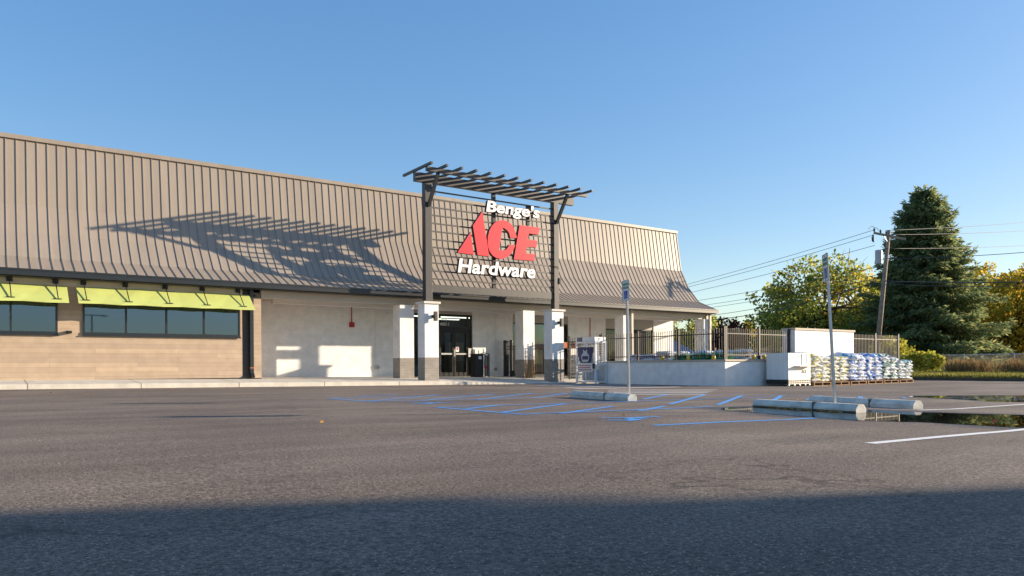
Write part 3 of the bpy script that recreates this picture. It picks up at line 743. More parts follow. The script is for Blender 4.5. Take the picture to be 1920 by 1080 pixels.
for (yy,xx,zz) in [(y0+.2+.29*k,22.23,z) for k in range(4) for z in (zb+.05,.66)]:
    t = MB(); t.tube([(xx,yy,zz),(xx,yy,zz+.04),(xx,yy,zz+.36),(xx,yy,zz+.42)],[.09,.135,.135,.06],12); t.tube([(xx,yy,zz+.42),(xx,yy,zz+.5)],[.07,.07],8)
    to = t.build('propane_tank',M['tank'],None,smooth=True)
    tag(to,'grey blue propane tank standing inside the white cage','propane tank','propane tanks in the cage')

# ------------------------------------------------------------------ wheel stops and accessible parking signs
def wheel_stop(p0, p1, z, label, wet=False):
    a, b = Vector((p0[0],p0[1],0)), Vector((p1[0],p1[1],0)); d = (b-a); L = d.length; u = d.normalized(); r = Vector((-u.y,u.x,0))
    mid = (a+b)/2
    t = thing('wheel_stop',(mid.x,mid.y,z),label,'wheel stop','concrete wheel stops')
    prof = [(-.098,0),(-.101,.045),(-.104,.07),(-.088,.095),(-.05,.14),(.05,.14),(.088,.095),(.104,.07),(.101,.045),(.098,0)]
    m = MB(); n = 26; P = []
    for i in range(n+1):
        for (w,h) in prof:
            j = random.uniform(-.0015,.0015)
            P.append(a + u*(L*i/n) + r*(w+j) + Vector((0,0,z+max(0,h+random.uniform(-.001,.001)) if h else z)))
    k = len(prof); fs = []
    for i in range(n):
        for j in range(k-1): fs.append((i*k+j,(i+1)*k+j,(i+1)*k+j+1,i*k+j+1))
    fs.append(tuple(range(k))); fs.append(tuple(n*k+j for j in reversed(range(k))))
    m.add(P, fs); bo_ = m.build('block',[M['stop'],M['stop_base_shade']],t,fixn=True)
    if wet:  # lowest facets take the painted shade band at the waterline
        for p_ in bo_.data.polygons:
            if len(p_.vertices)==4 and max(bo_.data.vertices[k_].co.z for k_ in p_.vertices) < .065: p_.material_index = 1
    s = MB(); c = a+u*(L*.62); s.bar(c-u*.006+Vector((0,0,z+.07)),c+u*.006+Vector((0,0,z+.07)),.236,.155); s.build('seam',M['curb_old'],t)
    return t
wheel_stop((10.30,12.25),(9.88,10.06),gz(10),'short concrete wheel stop on dry asphalt under the left parking sign')
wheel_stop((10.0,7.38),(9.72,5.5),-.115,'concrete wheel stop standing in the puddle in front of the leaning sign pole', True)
wheel_stop((11.90,7.62),(11.40,5.56),gz(11.6)-.005,'concrete wheel stop behind the leaning sign pole, rightmost of three')
def park_sign(base, top, ang, label):
    base, top = Vector(base), Vector(top)
    t = thing('parking_sign',base,label,'sign','accessible parking signs')
    p = MB(); d = Vector((math.cos(ang),math.sin(ang),0)); n = Vector((-d.y,d.x,0))
    p.bar(base,top,.062,.008,up=n) if False else None
    ax = (top-base)
    # U channel post: web and two flanges
    for (o1,o2,w,h) in ((0,0,.05,.006),):
        p.bar(base+n*.0,top+n*.0,.006,.05,up=d)
    p.bar(base+d*.028-n*.012,top+d*.028-n*.012,.03,.006,up=d); p.bar(base-d*.028-n*.012,top-d*.028-n*.012,.03,.006,up=d)
    p.build('pole',M['galv'],t)
    u = ax.normalized(); c = top - u*.215 + n*.012
    r = d
    q = lambda s,v,o=0.: c + r*s + u*v + n*o
    pl = MB(); w,h = .15,.205
    outl = []
    for (sx,sy) in ((1,1),(-1,1),(-1,-1),(1,-1)):
        for k in range(4):
            a = math.atan2(sy,sx); a = {(1,1):0,(-1,1):90,(-1,-1):180,(1,-1):270}[(sx,sy)] + k*30
            outl.append(q(sx*(w-.02)+.02*math.cos(R(a)), sy*(h-.02)+.02*math.sin(R(a))))
    pl.prism(outl, n*.003); pl.build('panel',M['sign_white'],t,fixn=True)
    bd = MB()
    for (s0,v0,s1,v1) in ((-.138,.192,.138,.192),(-.138,-.192,.138,-.192),(-.138,-.192,-.138,.192),(.138,-.192,.138,.192)):
        bd.bar(q(s0,v0,.005),q(s1,v1,.005),.007,.003)
    bd.build('border',M['sign_green'],t)
    bx = MB(); bx.prism([q(.062,-.03,.006),q(-.062,-.03,.006),q(-.062,-.155,.006),q(.062,-.155,.006)] if False else [q(.075,-.005,.0045),q(-.075,-.005,.0045),q(-.075,-.155,.0045),q(.075,-.155,.0045)], n*.002); bo=bx.build('symbol_square',M['sign_blue'],t,fixn=True)
    sy = MB(); K = lambda s,v: q(-s,v,.0085)
    for k in range(10):
        a0,a1 = R(150+k*21),R(150+(k+1)*21)
        sy.bar(K(-.005+.036*math.cos(a0),-.10+.036*math.sin(a0)),K(-.005+.036*math.cos(a1),-.10+.036*math.sin(a1)),.011,.002)
    sy.bar(K(-.012,-.04),K(-.006,-.085),.015,.002); sy.bar(K(-.006,-.085),K(.028,-.085),.012,.002); sy.bar(K(.028,-.085),K(.045,-.125),.012,.002)
    sy.bar(K(-.014,-.014),K(-.013,-.032),.02,.002); sy.bar(K(-.01,-.06),K(.022,-.06),.009,.002)
    sy.build('wheelchair_symbol',M['sign_white'],bo)
    for s_,v_ in (('RESERVED',.10),('PARKING',.035)):
        tm = place_text('lettering',s_,q(.118,v_,.0045),-r,u,.065,.001,M['sign_green'],t,offset=.0016,fit=.236)
    bt = MB()
    for v in (.165,-.178): bt.tube([q(0,v,.002),q(0,v,.012)],.008,8)
    bt.build('bolt',M['grey_metal'],t)
    return t
s1 = onX(1167.5,752,10.13); park_sign((10.13,10.42,gz(10)-.02),(10.12,10.46,2.245),R(73),'upright reserved parking sign on a steel pole behind the left wheel stop')
park_sign((10.02,6.07,-.12),(10.0,6.185,2.20),R(45),'leaning reserved parking sign on a steel pole between the two right wheel stops')

# ------------------------------------------------------------------ white counter box on carts
cb = thing('display_box',(25.5,17.4,-.26),'white panelled display box with fold out shelf on a wheeled black base','display box')
bx0,bx1,by0,by1 = 24.80,26.24,16.9,17.87
m = MB(); m.box(bx0,bx1,by0,by1,.0,1.02)
for yy in (17.06,17.36,17.66): m.box(bx0-.035,bx0,yy-.035,yy+.035,.01,1.01)
m.build('body',M['white_plastic'],cb,bevel=.006)
m = MB(); m.box(bx0+.36,bx1-.04,by0-.26,by0,.505,.53); m.build('shelf',M['white_plastic'],cb)
m = MB(); m.box(bx0+.36,bx0+.8,by0-.004,by0,.56,.80); m.build('recess',M['poster_grey'],cb)
m = MB(); m.box(bx0+.86,bx0+.94,by0-.02,by0,.53,.99); m.box(bx0+1.16,bx0+1.22,by0-.02,by0,.53,.99); m.build('rib',M['white_plastic'],cb)
m = MB(); m.box(bx0-.01,bx1,by0+.02,by1,-.17,-.003); m.build('base',M['black_metal'],cb)
m = MB()
for k in range(13):
    xx = bx0+.04+(bx1-bx0-.08)*k/12; m.bar((xx,by0+.0,-.16),(xx,by0+.0,-.01),.012,.012)
for zz in (-.16,-.09,-.015): m.bar((bx0+.02,by0-.002,zz),(bx1-.02,by0-.002,zz),.014,.014)
m.build('wire_basket',M['galv'],cb)
for xx in (bx0+.05,bx0+.4,bx0+.75,bx0+1.1,bx1-.06):
    c = MB(); c.tube([(xx-.02,by0+.04,-.215),(xx+.02,by0+.04,-.215)],.05,10); c.box(xx-.025,xx+.025,by0+.02,by0+.06,-.20,-.165); c.build('caster',M['grey_metal'],cb)
place_text('logo','ACE',(25.62,by0-.006,.25),(1,0,0),(0,0,1),.17,.002,M['return'],cb,offset=.006,shear=.2)
m = MB()
for zz,w_ in ((.19,.2),(.15,.26),(.11,.22),(.05,.1)): m.box(25.74-w_/2,25.74+w_/2,by0-.008,by0-.004,zz-.008,zz+.008)
m.build('small_print',M['poster_grey'],cb)
m = MB()
for (xx,zz,w_,h_) in ((25.46,.86,.05,.03),(25.5,.8,.03,.06),(25.44,.7,.04,.04),(25.6,.62,.07,.02),(26.0,.9,.14,.03),(25.78,.86,.10,.05),(26.62,.85,.03,.12)): m.box(xx-.44,xx+w_-.44,by0-.006,by0-.002,zz,zz+h_)
m.build('decal',M['trash_tan'],cb)

# ------------------------------------------------------------------ pallets of bags
def make_pallet(x0, y0, z, label):
    t = thing('wooden_pallet',(x0+.55,y0+.5,z),label,'pallet','pallets of bagged goods')
    for k in range(3):
        xx = x0+.02+k*.565; MB().box(xx,xx+.05,y0,y0+1.0,z+.022,z+.115).build('stringer',M['pallet_wood'],t)
    for k in range(5): MB().box(x0,x0+1.22,y0+.0+k*.225,y0+.10+k*.225,z+.1155,z+.137).build('deck_board',M['pallet_wood'],t)
    for k in range(3): MB().box(x0,x0+1.22,y0+.0+k*.45,y0+.10+k*.45,z,z+.0215).build('bottom_board',M['pallet_wood'],t)
    return t
def bag_mat(name, accent, base=(.72,.745,.78)):
    m = mat(name, base, .32, spec=.5); nt = m.node_tree; b = nt.nodes['Principled BSDF']; L = nt.links.new; N = nt.nodes.new
    tc = N('ShaderNodeTexCoord'); oi = N('ShaderNodeObjectInfo')
    ad = N('ShaderNodeVectorMath'); ad.operation='ADD'; L(tc.outputs['Object'],ad.inputs[0]); L(oi.outputs['Random'],ad.inputs[1])
    ad2 = N('ShaderNodeVectorMath'); ad2.operation='SCALE'; L(oi.outputs['Location'],ad2.inputs[0]); ad2.inputs['Scale'].default_value = 3.1
    ad3 = N('ShaderNodeVectorMath'); ad3.operation='ADD'; L(tc.outputs['Object'],ad3.inputs[0]); L(ad2.outputs[0],ad3.inputs[1])
    n = N('ShaderNodeTexNoise'); n.inputs['Scale'].default_value = 3.2; n.inputs['Detail'].default_value = 2; L(ad3.outputs[0],n.inputs['Vector'])
    cr = N('ShaderNodeValToRGB'); cr.color_ramp.interpolation='CONSTANT'
    el = cr.color_ramp.elements; el[0].position=0; el[0].color=(*base,1); el[1].position=.552; el[1].color=(*accent,1)
    e = el.new(.655); e.color=(*base,1); e = el.new(.36); e.color=(*[a*.5+.3 for a in accent],1); e = el.new(.40); e.color=(*base,1); e=el.new(.30); e.color=(.12,.13,.15,1); e=el.new(.325); e.color=(*base,1)
    L(n.outputs['Fac'],cr.inputs[0]); L(cr.outputs[0],b.inputs['Base Color'])
    n2 = N('ShaderNodeTexNoise'); n2.inputs['Scale'].default_value = 9; n2.inputs['Detail'].default_value = 3; n2.inputs['Distortion'].default_value=1.2; L(ad3.outputs[0],n2.inputs['Vector'])
    bp = N('ShaderNodeBump'); bp.inputs['Strength'].default_value=.9; bp.inputs['Distance'].default_value=.03; L(n2.outputs['Fac'],bp.inputs['Height']); L(bp.outputs['Normal'],b.inputs['Normal'])
    return m
M['bag_yellow'] = bag_mat('bag_yellow',(.50,.45,.02)); M['bag_blue'] = bag_mat('bag_blue',(.02,.17,.60)); M['bag_green'] = bag_mat('bag_green',(.02,.16,.13)); M['bag_teal']=bag_mat('bag_teal',(.02,.30,.50))
M['bag_white'] = bag_mat('bag_white',(.45,.46,.47)); M['bag_lawn'] = bag_mat('bag_lawn',(.02,.30,.10),(.03,.32,.12))
def bag_mesh(name, m, w, l, h, seed):
    r = random.Random(seed); nx, ny = 12, 14
    vs, fs = [], []
    def prof(t): return max(0., 1-abs(t)**4)**.5
    ph = [r.uniform(0,6.3) for _ in range(6)]
    for side in (1,-1):
        for j in range(ny+1):
            for i in range(nx+1):
                u, v = 2*i/nx-1, 2*j/ny-1
                k = prof(u)*prof(v)
                z = side*h/2*k*(1+.16*math.sin(3.1*u+ph[0])*math.sin(2.3*v+ph[1])+.09*math.sin(9*u+ph[2]+2*v))
                rr = 1-.05*(abs(u)*abs(v))**2
                vs.append((u*w/2*rr+.012*math.sin(5*v+ph[3]), v*l/2*rr+.012*math.sin(4*u+ph[4]), z+.012*math.sin(3*u+ph[5])))
    q = (nx+1)*(ny+1)
    for s in (0,1):
        for j in range(ny):
            for i in range(nx):
                a = s*q+j*(nx+1)+i; f = (a,a+1,a+nx+2,a+nx+1); fs.append(f if s==0 else f[::-1])
    b = MB(); b.add(vs,fs)
    o = b.build(name,m,None,smooth=True)
    return o
words = ['bottom','second','third','fourth','fifth','sixth','seventh','eighth']
pal_names = ['first','second','third','fourth','fifth','sixth']
pal_kind = ['yellow','yellow','blue','blue','green','green']
pal_z = []
px0 = 26.40
for p in range(6):
    x0 = px0 + p*1.37; yy = 16.86 + .03*p; z = -.27
    make_pallet(x0,yy,z,'wooden pallet under the %s stack of %s bags from the white display box' % (pal_names[p],pal_kind[p]))
    protos = [bag_mesh('bag_of_goods',M['bag_'+pal_kind[p]],.67,1.0,.205,p*10+k) for k in range(2)]
    used = [False,False]
    nl = 7 if p < 5 else 6
    for k in range(nl):
        for c in (0,1):
            i = (k+c) % 2
            if not used[i]: o = protos[i]; used[i] = True
            else:
                o = protos[i].copy(); COL.objects.link(o)
            hh = z+.14+.078+k*.142
            o.location = (x0+.31+c*.60+random.uniform(-.025,.025), yy+.5+random.uniform(-.04,.03), hh+random.uniform(-.006,.006))
            o.rotation_euler = (random.uniform(-.05,.05), random.uniform(-.06,.06)+(.08 if c==0 else -.08)*(k>4), random.uniform(-.07,.07)+(math.pi if random.random()<.5 else 0))
            tag(o,'white and %s bag, %s layer, %s column, %s pallet from the white box' % (pal_kind[p],words[k],'left' if c==0 else 'right',pal_names[p]),'bag','bags stacked on the pallets')
    if p in (2,):
        o = protos[0].copy(); o.data = protos[0].data.copy(); o.data.materials[0] = M['bag_teal']; COL.objects.link(o)
        o.location = (x0+.25,yy+.35,z+.14+.078+nl*.142-.005); o.rotation_euler = (.18,-.22,.4); tag(o,'white and light blue bag slumped askew on top of the third pallet','bag','bags stacked on the pallets')
    for q_ in (0,1):
        if p in (0,2,3,4) and q_ == p % 2 or p == 2:
            o = protos[1].copy(); COL.objects.link(o); o.location = (x0+.3+q_*.5,yy+.55,z+.14+.078+nl*.142); o.rotation_euler=(random.uniform(-.1,.1),random.uniform(-.12,.12),random.uniform(-.3,.3))
            tag(o,'white and %s bag topping the %s side of the %s pallet from the white box' % (pal_kind[p],'left' if q_==0 else 'right',pal_names[p]),'bag','bags stacked on the pallets')

# ------------------------------------------------------------------ goods inside the yard, seen through the fence
def stack(xc, yc, z, m, n, label, size=(.55,.85,.16), seed=1, group='bagged goods in the garden yard'):
    b0 = bag_mesh('bag_of_goods',M[m],*size,seed); done=False
    for k in range(n):
        if k == 0: o = b0
        else: o = b0.copy(); COL.objects.link(o)
        o.location = (xc+random.uniform(-.03,.03),yc+random.uniform(-.03,.03),z+size[2]*.5+k*size[2]*.86); o.rotation_euler=(random.uniform(-.05,.05),random.uniform(-.05,.05),random.uniform(-.15,.15))
        tag(o, '%s, %s layer of the pile' % (label, words[k]), 'bag', group)
yz = .06
for i,(xc,yc,m,n,lab) in enumerate(((23.5,18.9,'bag_lawn',7,'green lawn bag inside the yard fence at the wall corner'),(23.5,19.9,'bag_lawn',7,'green lawn bag inside the fence, second pile from the corner'),
        (24.6,19.7,'bag_white',8,'white bag inside the yard fence behind the green bags'),(23.5,20.9,'bag_lawn',7,'green lawn bag inside the fence, third pile from the corner'),(24.6,20.8,'bag_white',8,'white bag behind the third green pile inside the fence'),
        (23.5,21.9,'bag_white',8,'white bag against the fence right of the planters'),(24.4,22.0,'bag_white',8,'white bag in the back row right of the planters'),(23.6,22.9,'bag_white',7,'white bag against the fence in front of the planters'),
        (23.6,23.8,'bag_blue',7,'white and blue bag against the fence near the propane cage'),(24.6,18.9,'bag_white',8,'white bag behind the front fence beside the wall corner'),(25.6,18.95,'bag_white',7,'white bag behind the front fence left of the display box'))):
    stack(xc,yc,yz,m,n,lab,seed=40+i)
def planter(x,y,z,s,label):
    t = thing('terracotta_planter',(x,y,z),label,'planter','terracotta planters')
    MB().tube([(x,y,z),(x,y,z+.02),(x,y,z+.30*s),(x,y,z+.34*s)],[.14*s,.15*s,.22*s,.22*s],16).build('pot',M['terracotta'],t,smooth=True)
    MB().tube([(x,y,z+.30*s),(x,y,z+.37*s)],[.25*s,.25*s],16).build('rim',M['terracotta'],t)
for i,(x,y,z,s,l) in enumerate(((25.3,23.4,.55,1.3,'larger terracotta planter on the yard table, left of two'),(25.6,22.8,.55,1.15,'smaller terracotta planter on the yard table, right of two'))): planter(x,y,z,s,l)
tt = thing('display_table',(25.4,23.1,-.2),'wooden display table holding terracotta planters inside the yard','table')
MB().box(24.9,26.1,22.4,23.9,.49,.55).build('table_top',M['old_wood'],tt)
for xx in (24.95,26.0):
    for yy in (22.45,23.8): MB().box(xx,xx+.06,yy,yy+.06,-.25,.49).build('leg',M['old_wood'],tt)
def jug(x,y,label):
    t = thing('yellow_canister',(x,y,ZC),label,'canister','yellow canisters on the low wall')
    MB().tube([(x,y,ZC),(x,y,ZC+.02),(x,y,ZC+.15),(x,y,ZC+.17)],[.06,.075,.075,.04],12).build('body',mats_y,t,smooth=True)
    MB().tube([(x,y,ZC+.17),(x,y,ZC+.2)],[.035,.035],10).build('cap',M['sign_white'],t)
mats_y = mat('yellow_plastic',(.72,.46,.03),.4)
for (x,y,l) in ((XWL+.14,21.4,'yellow canister on the long wall coping, farthest from the corner'),(XWL+.14,20.0,'yellow canister on the long wall coping, middle of three'),(XWL+.14,18.75,'yellow canister on the long wall coping, nearest the corner'),(24.35,YF+.02,'yellow canister on the front wall coping, left of two'),(25.0,YF+.02,'yellow canister on the front wall coping beside the display box')): jug(x,y,l)
# grills on the porch
def grill(x,y,z,label):
    t = thing('charcoal_grill',(x,y,z),label,'grill','grills on the porch')
    MB().box(x-.45,x+.45,y-.25,y+.25,z+.75,z+1.0).build('firebox',M['black_metal'],t,bevel=.03)
    MB().tube([(x-.45,y,z+1.0),(x+.45,y,z+1.0)],.26,14).build('lid',M['black_metal'],t)
    MB().box(x-.85,x-.47,y-.22,y+.22,z+.92,z+.95).build('side_shelf',M['grey_metal'],t)
    for xx in (x-.42,x+.38):
        for yy in (y-.22,y+.18): MB().box(xx,xx+.04,yy,yy+.04,z,z+.75).build('leg',M['grey_metal'],t)
for (x,y,l) in ((29.2,29.6,'black covered grill under the porch, left of two'),(30.9,29.6,'black covered grill under the porch, right of two')): grill(x,y,fz(x,y),l)
# bagged pile and rack by the gate
stack(23.6,27.9,fz(23.6,27.9),'bag_white',8,'white bag piled on the porch behind the gate',seed=77)
stack(24.4,28.6,fz(24.4,28.6),'bag_yellow',8,'white and yellow bag piled on the porch behind the gate',seed=78)
bs = thing('brown_shelf_rack',(24.4,29.6,.1),'brown wooden rack standing on the porch behind the propane cage','rack')
MB().box(23.7,25.2,29.4,29.8,1.5,1.8).build('sign_board',M['terracotta'],bs)
for xx in (23.7,25.14): MB().box(xx,xx+.06,29.5,29.7,.06,1.5).build('upright',M['old_wood'],bs)
# dry stalks at the second back pillar, partly standing in for speckled plant shadow
cs = thing('shadow_stalks',(21.0,28.0,fz(21,28)),'dry stalks at the second facade pillar, partly standing in for plant shadow','plant')
m = MB()
for k in range(24):
    x = 20.62+.6*random.random(); z = fz(21,28)+.0; tip = Vector((x+random.uniform(-.12,.12),28.1+random.uniform(-.1,.04),z+random.uniform(.6,1.35)))
    m.tube([(x,28.08,z),tuple((Vector((x,28.08,z))+tip)/2+Vector((random.uniform(-.04,.04),-.03,0))),tuple(tip)],[.012,.009,.003],4)
    for j in range(2):
        q = Vector((x,28.06,z+random.uniform(.2,1.1))); e = q+Vector((random.uniform(-.22,.22),-.05,random.uniform(-.25,.1)))
        m.add([q,q+Vector((0,0,.03)),e],[(0,1,2)])
m.build('stalks',M['dry_grass'],cs)

# ------------------------------------------------------------------ vegetation
def leaf_cloud(name, centers, dirs, size, m, parent, aspect=.55, jit=.6, droop=0.):
    n = len(centers); c = np.asarray(centers,float); d = np.asarray(dirs,float)
    d = d/np.maximum(np.linalg.norm(d,axis=1,keepdims=True),1e-6)
    rn = rng.normal(size=(n,3)); rn -= (rn*d).sum(1,keepdims=True)*d; rn /= np.maximum(np.linalg.norm(rn,axis=1,keepdims=True),1e-6)
    s = size*(.6+.8*rng.random((n,1)))
    a = c; b = c+d*s*.5+rn*s*aspect*.5; e = c+d*s; f = c+d*s*.5-rn*s*aspect*.5
    v = np.stack([a,b,e,f],1).reshape(-1,3)
    q = parent; off = np.zeros(3)
    while q is not None: off += np.array(q.location); q = q.parent
    v = v - off
    me = bpy.data.meshes.new(name); me.vertices.add(4*n); me.vertices.foreach_set('co',v.ravel())
    me.loops.add(4*n); me.loops.foreach_set('vertex_index',np.arange(4*n,dtype=np.int32))
    me.polygons.add(n); me.polygons.foreach_set('loop_start',np.arange(0,4*n,4,dtype=np.int32)); me.polygons.foreach_set('loop_total',np.full(n,4,dtype=np.int32))
    me.materials.append(m); me.update(calc_edges=True); me.validate()
    o = bpy.data.objects.new(name,me); COL.objects.link(o); o.parent = parent; return o

def broad_tree(base, H, Rr, leaf, m, label, nleaf=9000, trunk_r=.22, zlow=.15, seed=1, group=None, lean=(0,0), clumps=70, squash=1.):
    r = np.random.default_rng(seed); rr = random.Random(seed)
    t = thing('broadleaf_tree',base,label,'tree',group); B = Vector(base)
    tr = MB(); top = B+Vector((lean[0],lean[1],H*.62))
    tr.tube([B+Vector((0,0,-.3)),B+Vector((.05,0,H*.2)),B.lerp(top,.7),top],[trunk_r*1.3,trunk_r,trunk_r*.6,trunk_r*.2],8)
    cl = []
    for k in range(clumps):
        for _ in range(40):
            p = r.uniform(-1,1,3)
            if np.linalg.norm(p) < 1 and np.linalg.norm(p) > .35: break
        cc = Vector((B.x+lean[0]*.8+p[0]*Rr, B.y+lean[1]*.8+p[1]*Rr*squash, B.z+H*(zlow+(1-zlow)*.5)+p[2]*H*(1-zlow)*.5))
        rad = Rr*rr.uniform(.16,.34)*(1.0 if p[2]<.4 else .8)
        cl.append((cc,rad))
        if k % 2 == 0:
            s0 = B.lerp(top, rr.uniform(.25,.95)); mid = s0.lerp(cc,.55)+Vector((0,0,H*.03))
            tr.tube([s0,mid,cc],[trunk_r*.34,trunk_r*.2,.015],5)
            for _ in range(3):
                e = cc+Vector((rr.gauss(0,.6),rr.gauss(0,.6),rr.gauss(.3,.5)))*rad; tr.tube([mid.lerp(cc,.6),e],[trunk_r*.12,.008],4)
    tr.build('trunk',M['bark'],t,smooth=True)
    w = np.array([c[1]**2 for c in cl]); w /= w.sum(); idx = r.choice(len(cl),nleaf,p=w)
    cen = np.array([c[0] for c in cl])[idx]; ra = np.array([c[1] for c in cl])[idx][:,None]
    dd = r.normal(size=(nleaf,3)); dd /= np.linalg.norm(dd,axis=1,keepdims=True)
    pos = cen+dd*ra*(r.random((nleaf,1))**.45)*np.array([1,1,.8]); pos[:,2] = np.maximum(pos[:,2],B.z+.05)
    d2 = dd*.6+r.normal(size=(nleaf,3))*.7+np.array([0,0,-.25])
    leaf_cloud('crown',pos,d2,leaf,m,t,.6); return t

def spruce(base, H, Rb, label, seed=3):
    r = np.random.default_rng(seed); rr = random.Random(seed)
    t = thing('spruce_tree',base,label,'tree'); B = Vector(base)
    tr = MB(); tr.tube([B+Vector((0,0,-.3)),B+Vector((0,0,H*.5)),B+Vector((0,0,H*.98))],[.38,.22,.03],8)
    P, D = [], []
    z = .5
    while z < H*.985:
        f = z/H; Rz = Rb*((1-f)**.75)*(.96 if f>.18 else .80+.9*f) + .10
        nb = int(8+7*(1-f))
        a0 = rr.uniform(0,6.3)
        for k in range(nb):
            a = a0+2*math.pi*k/nb+rr.uniform(-.25,.25); L = Rz*rr.uniform(.58,1.17)
            if rr.random() < .07: L *= 1.15
            dirv = np.array([math.cos(a),math.sin(a),0.]); drop = rr.uniform(.20,.34)*(1-f*.9); lift = rr.uniform(.05,.3) if f<.8 else .55
            n = max(6,int(L/.065)); s = np.linspace(.12,1,n)
            up = -drop*s*L + lift*L*s**2.6*.6
            ax = np.array([B.x,B.y,B.z+z])+dirv*(s*L)[:,None]; ax[:,2] += up
            if k % 2 == 0: tr.tube([tuple(ax[0]),tuple(ax[n//2]),tuple(ax[-1])],[.035,.022,.006],4)
            side = np.array([-math.sin(a),math.cos(a),0.])
            for sgn in (1,-1):
                w = (1-s*.75)*L*.36+.08
                for rep in range(3):
                    q = ax+side*(sgn*w*r.random(n))[:,None]; q[:,2] -= .10*r.random(n)+.28*r.random(n)*w
                    q += r.normal(size=(n,3))*.035
                    P.append(q); D.append(dirv*.75+side*sgn*.65+np.array([0,0,-.42])+r.normal(size=(n,3))*.28)
            tip = ax[-2:]; P.append(np.repeat(tip,3,0)+r.normal(size=(6,3))*.04); D.append(np.tile(dirv+np.array([0,0,.45]),(6,1))+r.normal(size=(6,3))*.35)
        z += .30*(1-f*.35)
    for k in range(24):
        P.append(np.array([[B.x,B.y,B.z+H-.9*k/24]])+r.normal(size=(1,3))*.04); D.append(r.normal(size=(1,3))*.6+np.array([[0,0,.9]]))
    tr.build('trunk',M['bark'],t,smooth=True)
    leaf_cloud('crown',np.concatenate(P),np.concatenate(D),.36,M['spruce_leaf'],t,.24); return t

def at(px, t, py=684):
    x,y,z = _d(px,py); return Vector((x*t,y*t,EYE+z*t))
def base(px, t, z=-.1):
    p = at(px,t); return (p.x,p.y,z)
spruce(base(1735,57),14.3,6.1,'tall dark green spruce behind the leaning utility pole')
broad_tree(base(1545,64),9.6,5.3,.30,M['green_leaf'],'green and gold broadleaf tree left of the spruce',14500,.3,.06,5,clumps=90)
broad_tree(base(1462,66),8.2,3.3,.28,M['green_leaf'],'smaller green tree at the left edge of the gold tree',4800,.2,.05,6,clumps=48)
broad_tree(base(1612,67),9.9,4.3,.30,M['yellow_leaf'],'yellow tree rising between the gold tree and the spruce',7500,.25,.08,8,clumps=60)
broad_tree(base(1905,66),9.4,4.8,.32,M['yellow_leaf'],'big yellow autumn tree right of the spruce',14000,.3,.08,9,clumps=90)
broad_tree(base(1858,74),11.2,3.0,.32,M['yellow_leaf'],'yellow tree top showing over the right shoulder of the spruce',6000,.3,.4,10,clumps=50)
broad_tree(base(1362,60),4.7,1.9,.24,M['red_leaf'],'dark red leaved small tree just right of the store',6500,.15,.05,11,clumps=50)
broad_tree(base(1405,75),5.0,1.9,.26,M['yellow_leaf'],'small yellow green tree between the red tree and the gold tree',4000,.15,.05,12,clumps=40)
broad_tree(base(1328,78),5.6,2.4,.28,M['green_leaf'],'green tree seen under the porch end',5000,.2,.05,13,clumps=45)
broad_tree(base(1285,70),6.6,2.9,.28,M['green_leaf'],'dark green tree behind the blue roof under the porch end',6500,.2,.05,14,clumps=45)
broad_tree(base(1440,58),3.0,1.8,.24,M['yellow_leaf'],'low orange yellow bush behind the yard fence',3500,.1,.02,15,clumps=35)
broad_tree(base(1490,56),2.9,1.9,.24,M['green_leaf'],'low green bush behind the yard fence',3500,.1,.02,16,clumps=35)
broad_tree(base(1668,50),2.6,1.5,.22,M['vine_leaf'],'yellow green sapling behind the right fence section',2200,.06,.02,17,clumps=30)
broad_tree(base(1985,70),9.0,5.,.34,M['yellow_leaf'],'yellow tree beyond the right edge',5000,.3,.05,18,clumps=50)

# verge: soil sheet, kerb, grass, weeds
vg = MB()
xv = [39.5,39.9,41,44,48,60,120,400]; yv = [-200,-40,-10,0,8,12,16,20,24,30,40,80,300]
def vz(x): return -.27 + (0 if x<39.5 else .12 if x<40.0 else .12+min(.1,(x-40)*.02))
for i in range(len(xv)-1):
    for j in range(len(yv)-1):
        vg.quad((xv[i],yv[j],vz(xv[i]+.01)),(xv[i+1],yv[j],vz(xv[i+1])),(xv[i+1],yv[j+1],vz(xv[i+1])),(xv[i],yv[j+1],vz(xv[i]+.01)))
for j in range(len(yv)-1): vg.quad((39.5,yv[j],-.3),(39.5,yv[j+1],-.3),(39.5,yv[j+1],-.15),(39.5,yv[j],-.15))
struct(vg.build('verge_terrain',M['dirt']),'grassy verge and lots beyond the parking area')
def blades(name, n, xr, yr, h, m, hvar=.5, w=.05):
    x = rng.uniform(*xr,n); y = rng.uniform(*yr,n); z = np.array([vz(a) for a in x])
    c = np.stack([x,y,z],1); d = rng.normal(size=(n,3))*np.array([.35,.35,.1])+np.array([0,0,1.])
    o = leaf_cloud(name,c,d,h,m,None,w); o['kind']='stuff'; return o
blades('grass',26000,(39.6,44.5),(9,24),.20,M['grass_blade'],w=.16)
clm = rng.uniform(10,24,60)
n = 8500; cx_ = clm[rng.integers(0,60,n)]+rng.normal(0,.35,n)
dens = cx_ < 20.3
x = rng.uniform(44.6,46.4,n)[dens]; y = cx_[dens]; c = np.stack([x,y,np.array([vz(a) for a in x])],1)
o = leaf_cloud('dry_weeds',c,rng.normal(size=(len(x),3))*np.array([.25,.25,.1])+np.array([0,0,1.]),.75,M['dry_grass'],None,.045); o['kind']='stuff'; o['label']='tall straw coloured weeds along the chain link fence'

